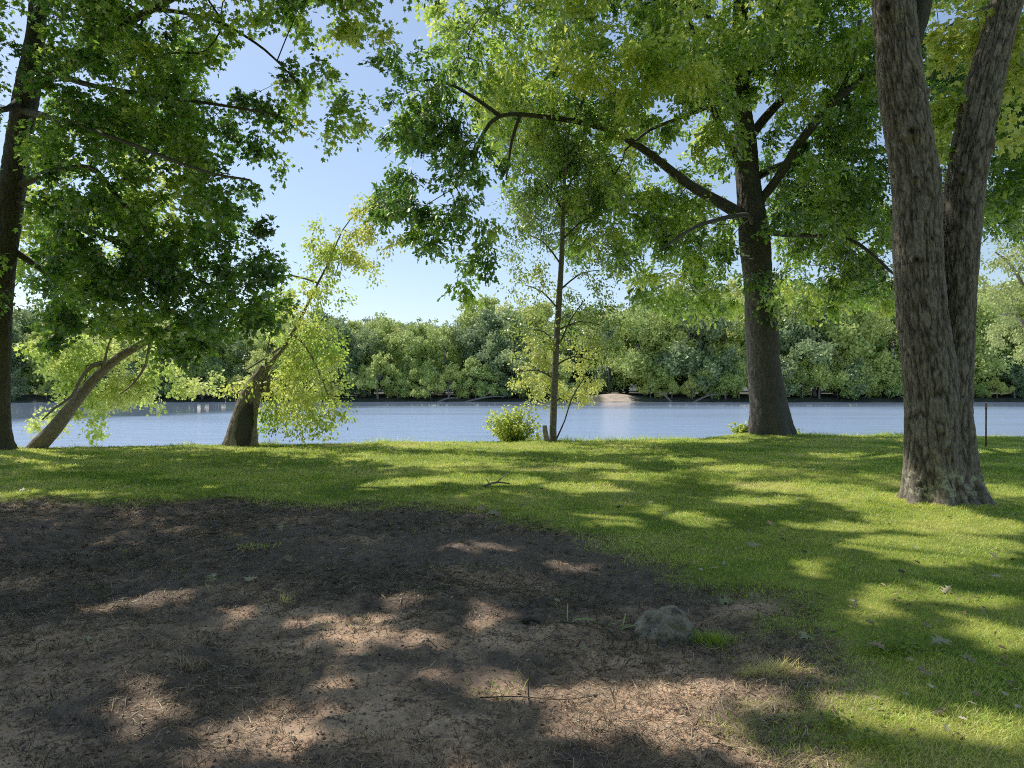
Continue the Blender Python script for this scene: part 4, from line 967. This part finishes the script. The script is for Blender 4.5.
# ================================================================== FAR SHORE TREES
def far_variant(seed, Ht, Wd, low=.08, nl=3000, lumps=22, q=.42, conifer=False):
    r = np.random.default_rng(seed)
    c = []
    nsub = 5 if Ht < 12 else 9
    subs = []
    for k in range(nsub):
        z = .16+.7*(k+.5*r.random())/nsub if not conifer else .35+.6*k/nsub
        env = (.5 if z < .6 else .5*(1.12-z)/.52)*(1 if Ht > 12 else .9)
        a_ = r.random()*6.28; rr = Wd*env*(.25+.6*r.random())
        subs.append((math.cos(a_)*rr, math.sin(a_)*rr, z*Ht, Wd*(.15+.13*r.random())*(1.15-.35*z), Ht*(.09+.08*r.random())))
    for k in range(lumps):
        sx_, sy_, sz_, sr_, sh_ = subs[r.integers(nsub)]
        dv = unit(r.normal(size=3))*(.3+.95*r.random())
        c.append((sx_+dv[0]*sr_, sy_+dv[1]*sr_, max(.06*Ht, sz_+dv[2]*sh_), Wd*(.03+.06*r.random()**1.5)))
    c = np.array(c)
    w = c[:, 3]**2; ix = r.choice(len(c), nl, p=w/w.sum())
    d = unit(r.normal(size=(nl, 3))); d[:, 2] *= .85
    pos = c[ix, :3]+d*(c[ix, 3]*(.45+.8*r.random(nl)))[:, None]+r.normal(size=(nl, 3))*.22
    nrm = unit(d+r.normal(size=(nl, 3))*.55); dr = unit(np.cross(nrm, r.normal(size=(nl, 3))))
    tint = np.clip(.5+r.normal(size=nl)*.22+(c[ix, 2]/Ht-.5)*.2, 0, 1)
    tv = np.array([[-.5, -.35, 0], [.35, -.5, 0], [.5, .3, .05], [-.3, .5, 0]])
    x = np.cross(dr, nrm); s = (q*(.6+.8*r.random(nl)))[:, None, None]
    co = pos[:, None]+s*(tv[None, :, 0, None]*x[:, None]+tv[None, :, 1, None]*dr[:, None])
    crown = (co.reshape(-1, 3), np.arange(nl*4), np.full(nl, 4), np.repeat(tint, 4))
    tk = Acc(); tr = .016*Ht+.08
    tk.tube(spline(np.array([[0, 0, -.6], [.1, 0, Ht*.3], [-.1, .1, Ht*.65], [0, 0, Ht*.9]]), 1), np.linspace(tr, .05, len(spline(np.array([[0, 0, -.6], [.1, 0, Ht*.3], [-.1, .1, Ht*.65], [0, 0, Ht*.9]]), 1))), 7)
    for k in range(6):
        b0 = np.array([0, 0, Ht*(.25+.5*r.random())]); e0 = c[r.integers(len(c)), :3]
        tk.tube([b0, (b0+e0)/2+[0, 0, .4], e0], [tr*.4, tr*.25, .03], 5)
    return crown, tk, Ht
variants = []
for s_, (hh, ww, lo_) in enumerate([(10, 8.5, .02), (9, 10, .0), (15, 11, .06), (17, 11, .1), (16, 13, .06), (18, 10, .14), (14, 9, .05)]):
    variants.append(far_variant(100+s_, hh, ww, lo_, 16000 if hh > 12 else 9000, 230 if hh > 12 else 120, .28))
vm = []
def variant_objs(v, mats):
    cr, tk, Ht = v
    c_o = mesh_obj('crown', cr[0], cr[1], cr[2], mats, None, {'tint': cr[3]}, smooth=True)
    t_o = tk.build('trunk', M_fartrunk)
    return c_o, t_o
protos = {}
def far_tree(x, y, vi, sc, dark, label, group, name='broadleaf_tree', sxy=1):
    root = empty(name, (x, y, H(x, y)-.1), label, 'tree', group)
    key = (vi, dark)
    if key not in protos:
        c_o, t_o = variant_objs(variants[vi], M_fard if dark else M_far); protos[key] = (c_o, t_o)
    else:
        c_o, t_o = protos[key][0].copy(), protos[key][1].copy(); C.objects.link(c_o); C.objects.link(t_o)
    c_o.parent = root; t_o.parent = root
    root.rotation_euler = (0, 0, random.random()*6.28); root.scale = (sc*sxy, sc*sxy, sc)
    return root
R2 = random.Random(5)
g_front = 'low spreading trees hanging over the water on the far shore'; g_mid = 'broadleaf trees of the second rank on the far shore'; g_back = 'tall trees at the back of the far shore wood'
x = -128
while x < 130:
    e = far_edge(np.array([x]))[0]
    if abs(x-18.5) > 9:
        dark = R2.random() < .22
        far_tree(x, e+1.6+R2.random()*2, R2.choice([0, 1]), .42+.75*R2.random()**1.3, dark, ('dark ' if dark else 'light green ')+'low tree leaning over the water on the far shore', g_front+(' in dark green' if dark else ''))
    x += 2.8+R2.random()*2.0
def topf(x):   # crown-top height along the far shore
    return float(np.interp(x, [-130, -60, -35, -22, -12, -5, 5, 15, 25, 45, 80, 130], [21, 19.5, 21, 19, 20, 25, 23, 22.5, 24, 27, 29, 28]))
x = -132
while x < 136:
    e = far_edge(np.array([x]))[0]
    if abs(x-17) > 11:
        dark = R2.random() < .25 or (-12 < x < -1)
        vi = R2.choice([2, 4, 6]); far_tree(x, e+7+R2.random()*5, vi, topf(x)*.86/variants[vi][2]*(.88+.2*R2.random()), dark, ('dark green' if dark else 'mid green')+' broadleaf tree behind the waterside trees on the far shore', g_mid+(' in dark green' if dark else ''))
    x += 4.4+R2.random()*2.4
x = -140
while x < 146:
    e = far_edge(np.array([x]))[0]
    vi = R2.choice([3, 4, 5]); far_tree(x, e+18+R2.random()*9, vi, topf(x)/variants[vi][2]*(.92+.18*R2.random()), R2.random() < .2, 'tall tree showing its top above the others on the far shore', g_back)
    x += 4.8+R2.random()*3
x = -190
while x < 195:
    vi = R2.choice([2, 4, 6]); far_tree(x, 204+R2.random()*14, vi, topf(x)*1.12/variants[vi][2]*(.85+.2*R2.random()), True, 'tall tree showing its top above the others on the far shore', g_back)
    x += 5.5+R2.random()*2
for (x_, dy_, vi_) in [(13, 27, 4), (18, 31, 2), (25, 19, 6), (30, 13, 4), (21, 36, 5)]:
    far_tree(x_, far_edge(np.array([x_]))[0]+dy_, vi_, topf(x_)*.9/variants[vi_][2], x_ < 20, 'dark green broadleaf tree behind the waterside trees on the far shore' if x_ < 20 else 'mid green broadleaf tree behind the waterside trees on the far shore', g_mid+(' in dark green' if x_ < 20 else ''))
far_tree(21.0, 158.5, 5, .93, True, 'tall dark tree with a bare lower trunk above the sandy landing on the far shore', None, 'pine_tree', .8)
# unseen trees added behind the camera to cut the sky's fill light
for (x, y, vi, sc_, lb) in [(-9, -7, 3, 1.1, 'unseen broad tree added behind the camera on the left to block sky light'), (1, -9.5, 4, 1.2, 'unseen broad tree added directly behind the camera to block sky light'), (11, -6, 5, 1.15, 'unseen broad tree added behind the camera on the right to block sky light'), (-3, -20, 3, 1.3, 'unseen tree added farther back to block sky light'), (16, -16, 4, 1.3, 'unseen tree added farther back to the right to block sky light'), (-19, -14, 4, 1.3, 'unseen tree added farther back to the left to block sky light')]:
    far_tree(x, y, vi, sc_, True, lb, None)
# driftwood
for (px, py, L, an, lb) in [(462, 400, 9, .25, 'long grey fallen trunk at the far waterline beneath the dark trees'), (435, 402, 5, -.3, 'short grey fallen trunk at the far waterline left of the long one'), (690, 399, 7, .5, 'forked grey driftwood at the far waterline left of the big dark trunk'), (672, 400, 5, 2.2, 'steep pale driftwood at the far waterline right of the sandy landing')]:
    b0 = P(px, py, 148); b0[1] = far_edge(np.array([b0[0]]))[0]-1.5; b0[2] = WATER
    e0 = b0+np.array([math.cos(an)*L, .6, abs(math.sin(an))*L*.5])
    a_ = Acc(); a_.tube(spline(np.array([b0-[0, 0, .3], (b0+e0)/2+[0, 0, .3], e0]), .8), np.linspace(.24, .07, len(spline(np.array([b0-[0, 0, .3], (b0+e0)/2+[0, 0, .3], e0]), .8))), 6)
    a_.tube([(b0+e0)/2+[0, 0, .3], (b0+e0)/2+[.9, 0, 1.5]], [.12, .03], 5)
    o = a_.build('driftwood', M_fartrunk, None, b0); o.location = b0; tag(o, lb, 'driftwood')
print('far', time.time()-T0)

# ================================================================== LIGHT, SKY, CAMERA
sc = bpy.context.scene
w = bpy.data.worlds.new('World'); sc.world = w; w.use_nodes = True
nt = w.node_tree; nt.nodes.clear()
sky = nt.nodes.new('ShaderNodeTexSky'); sky.sky_type = 'NISHITA'; sky.sun_disc = False
sky.sun_elevation = EL; sky.sun_rotation = -AZ; sky.air_density = 1.0; sky.dust_density = .7; sky.ozone_density = 2.6
bg = nt.nodes.new('ShaderNodeBackground'); bg.inputs[1].default_value = .15
wo = nt.nodes.new('ShaderNodeOutputWorld'); nt.links.new(sky.outputs[0], bg.inputs[0]); nt.links.new(bg.outputs[0], wo.inputs[0])
ld = bpy.data.lights.new('sun', 'SUN'); ld.energy = 5.0; ld.angle = math.radians(.53); ld.color = (1, .95, .87)
lo = bpy.data.objects.new('sun', ld); C.objects.link(lo)
from mathutils import Vector
lo.rotation_euler = Vector((-SUN[0], -SUN[1], -SUN[2])).to_track_quat('-Z', 'Y').to_euler(); lo.location = (-10, 10, 30)
cd = bpy.data.cameras.new('camera'); cd.sensor_width = 36; cd.lens = F/1024*36; cd.clip_start = .05; cd.clip_end = 4000
cd.shift_y = (HY-384)/1024
co = bpy.data.objects.new('camera', cd); C.objects.link(co); co.location = (0, 0, CAMZ); co.rotation_euler = (math.radians(90), 0, 0)
sc.camera = co
sc.view_settings.view_transform = 'Standard'; sc.view_settings.look = 'None'; sc.view_settings.exposure = 0; sc.view_settings.gamma = 1.22
cy = sc.cycles; cy.filter_width = 1.0
cy.use_denoising = False; cy.max_bounces = 8; cy.diffuse_bounces = 3; cy.transmission_bounces = 4; cy.glossy_bounces = 3
cy.sample_clamp_indirect = 6; cy.use_adaptive_sampling = True; cy.adaptive_threshold = .008
print('done', time.time()-T0)
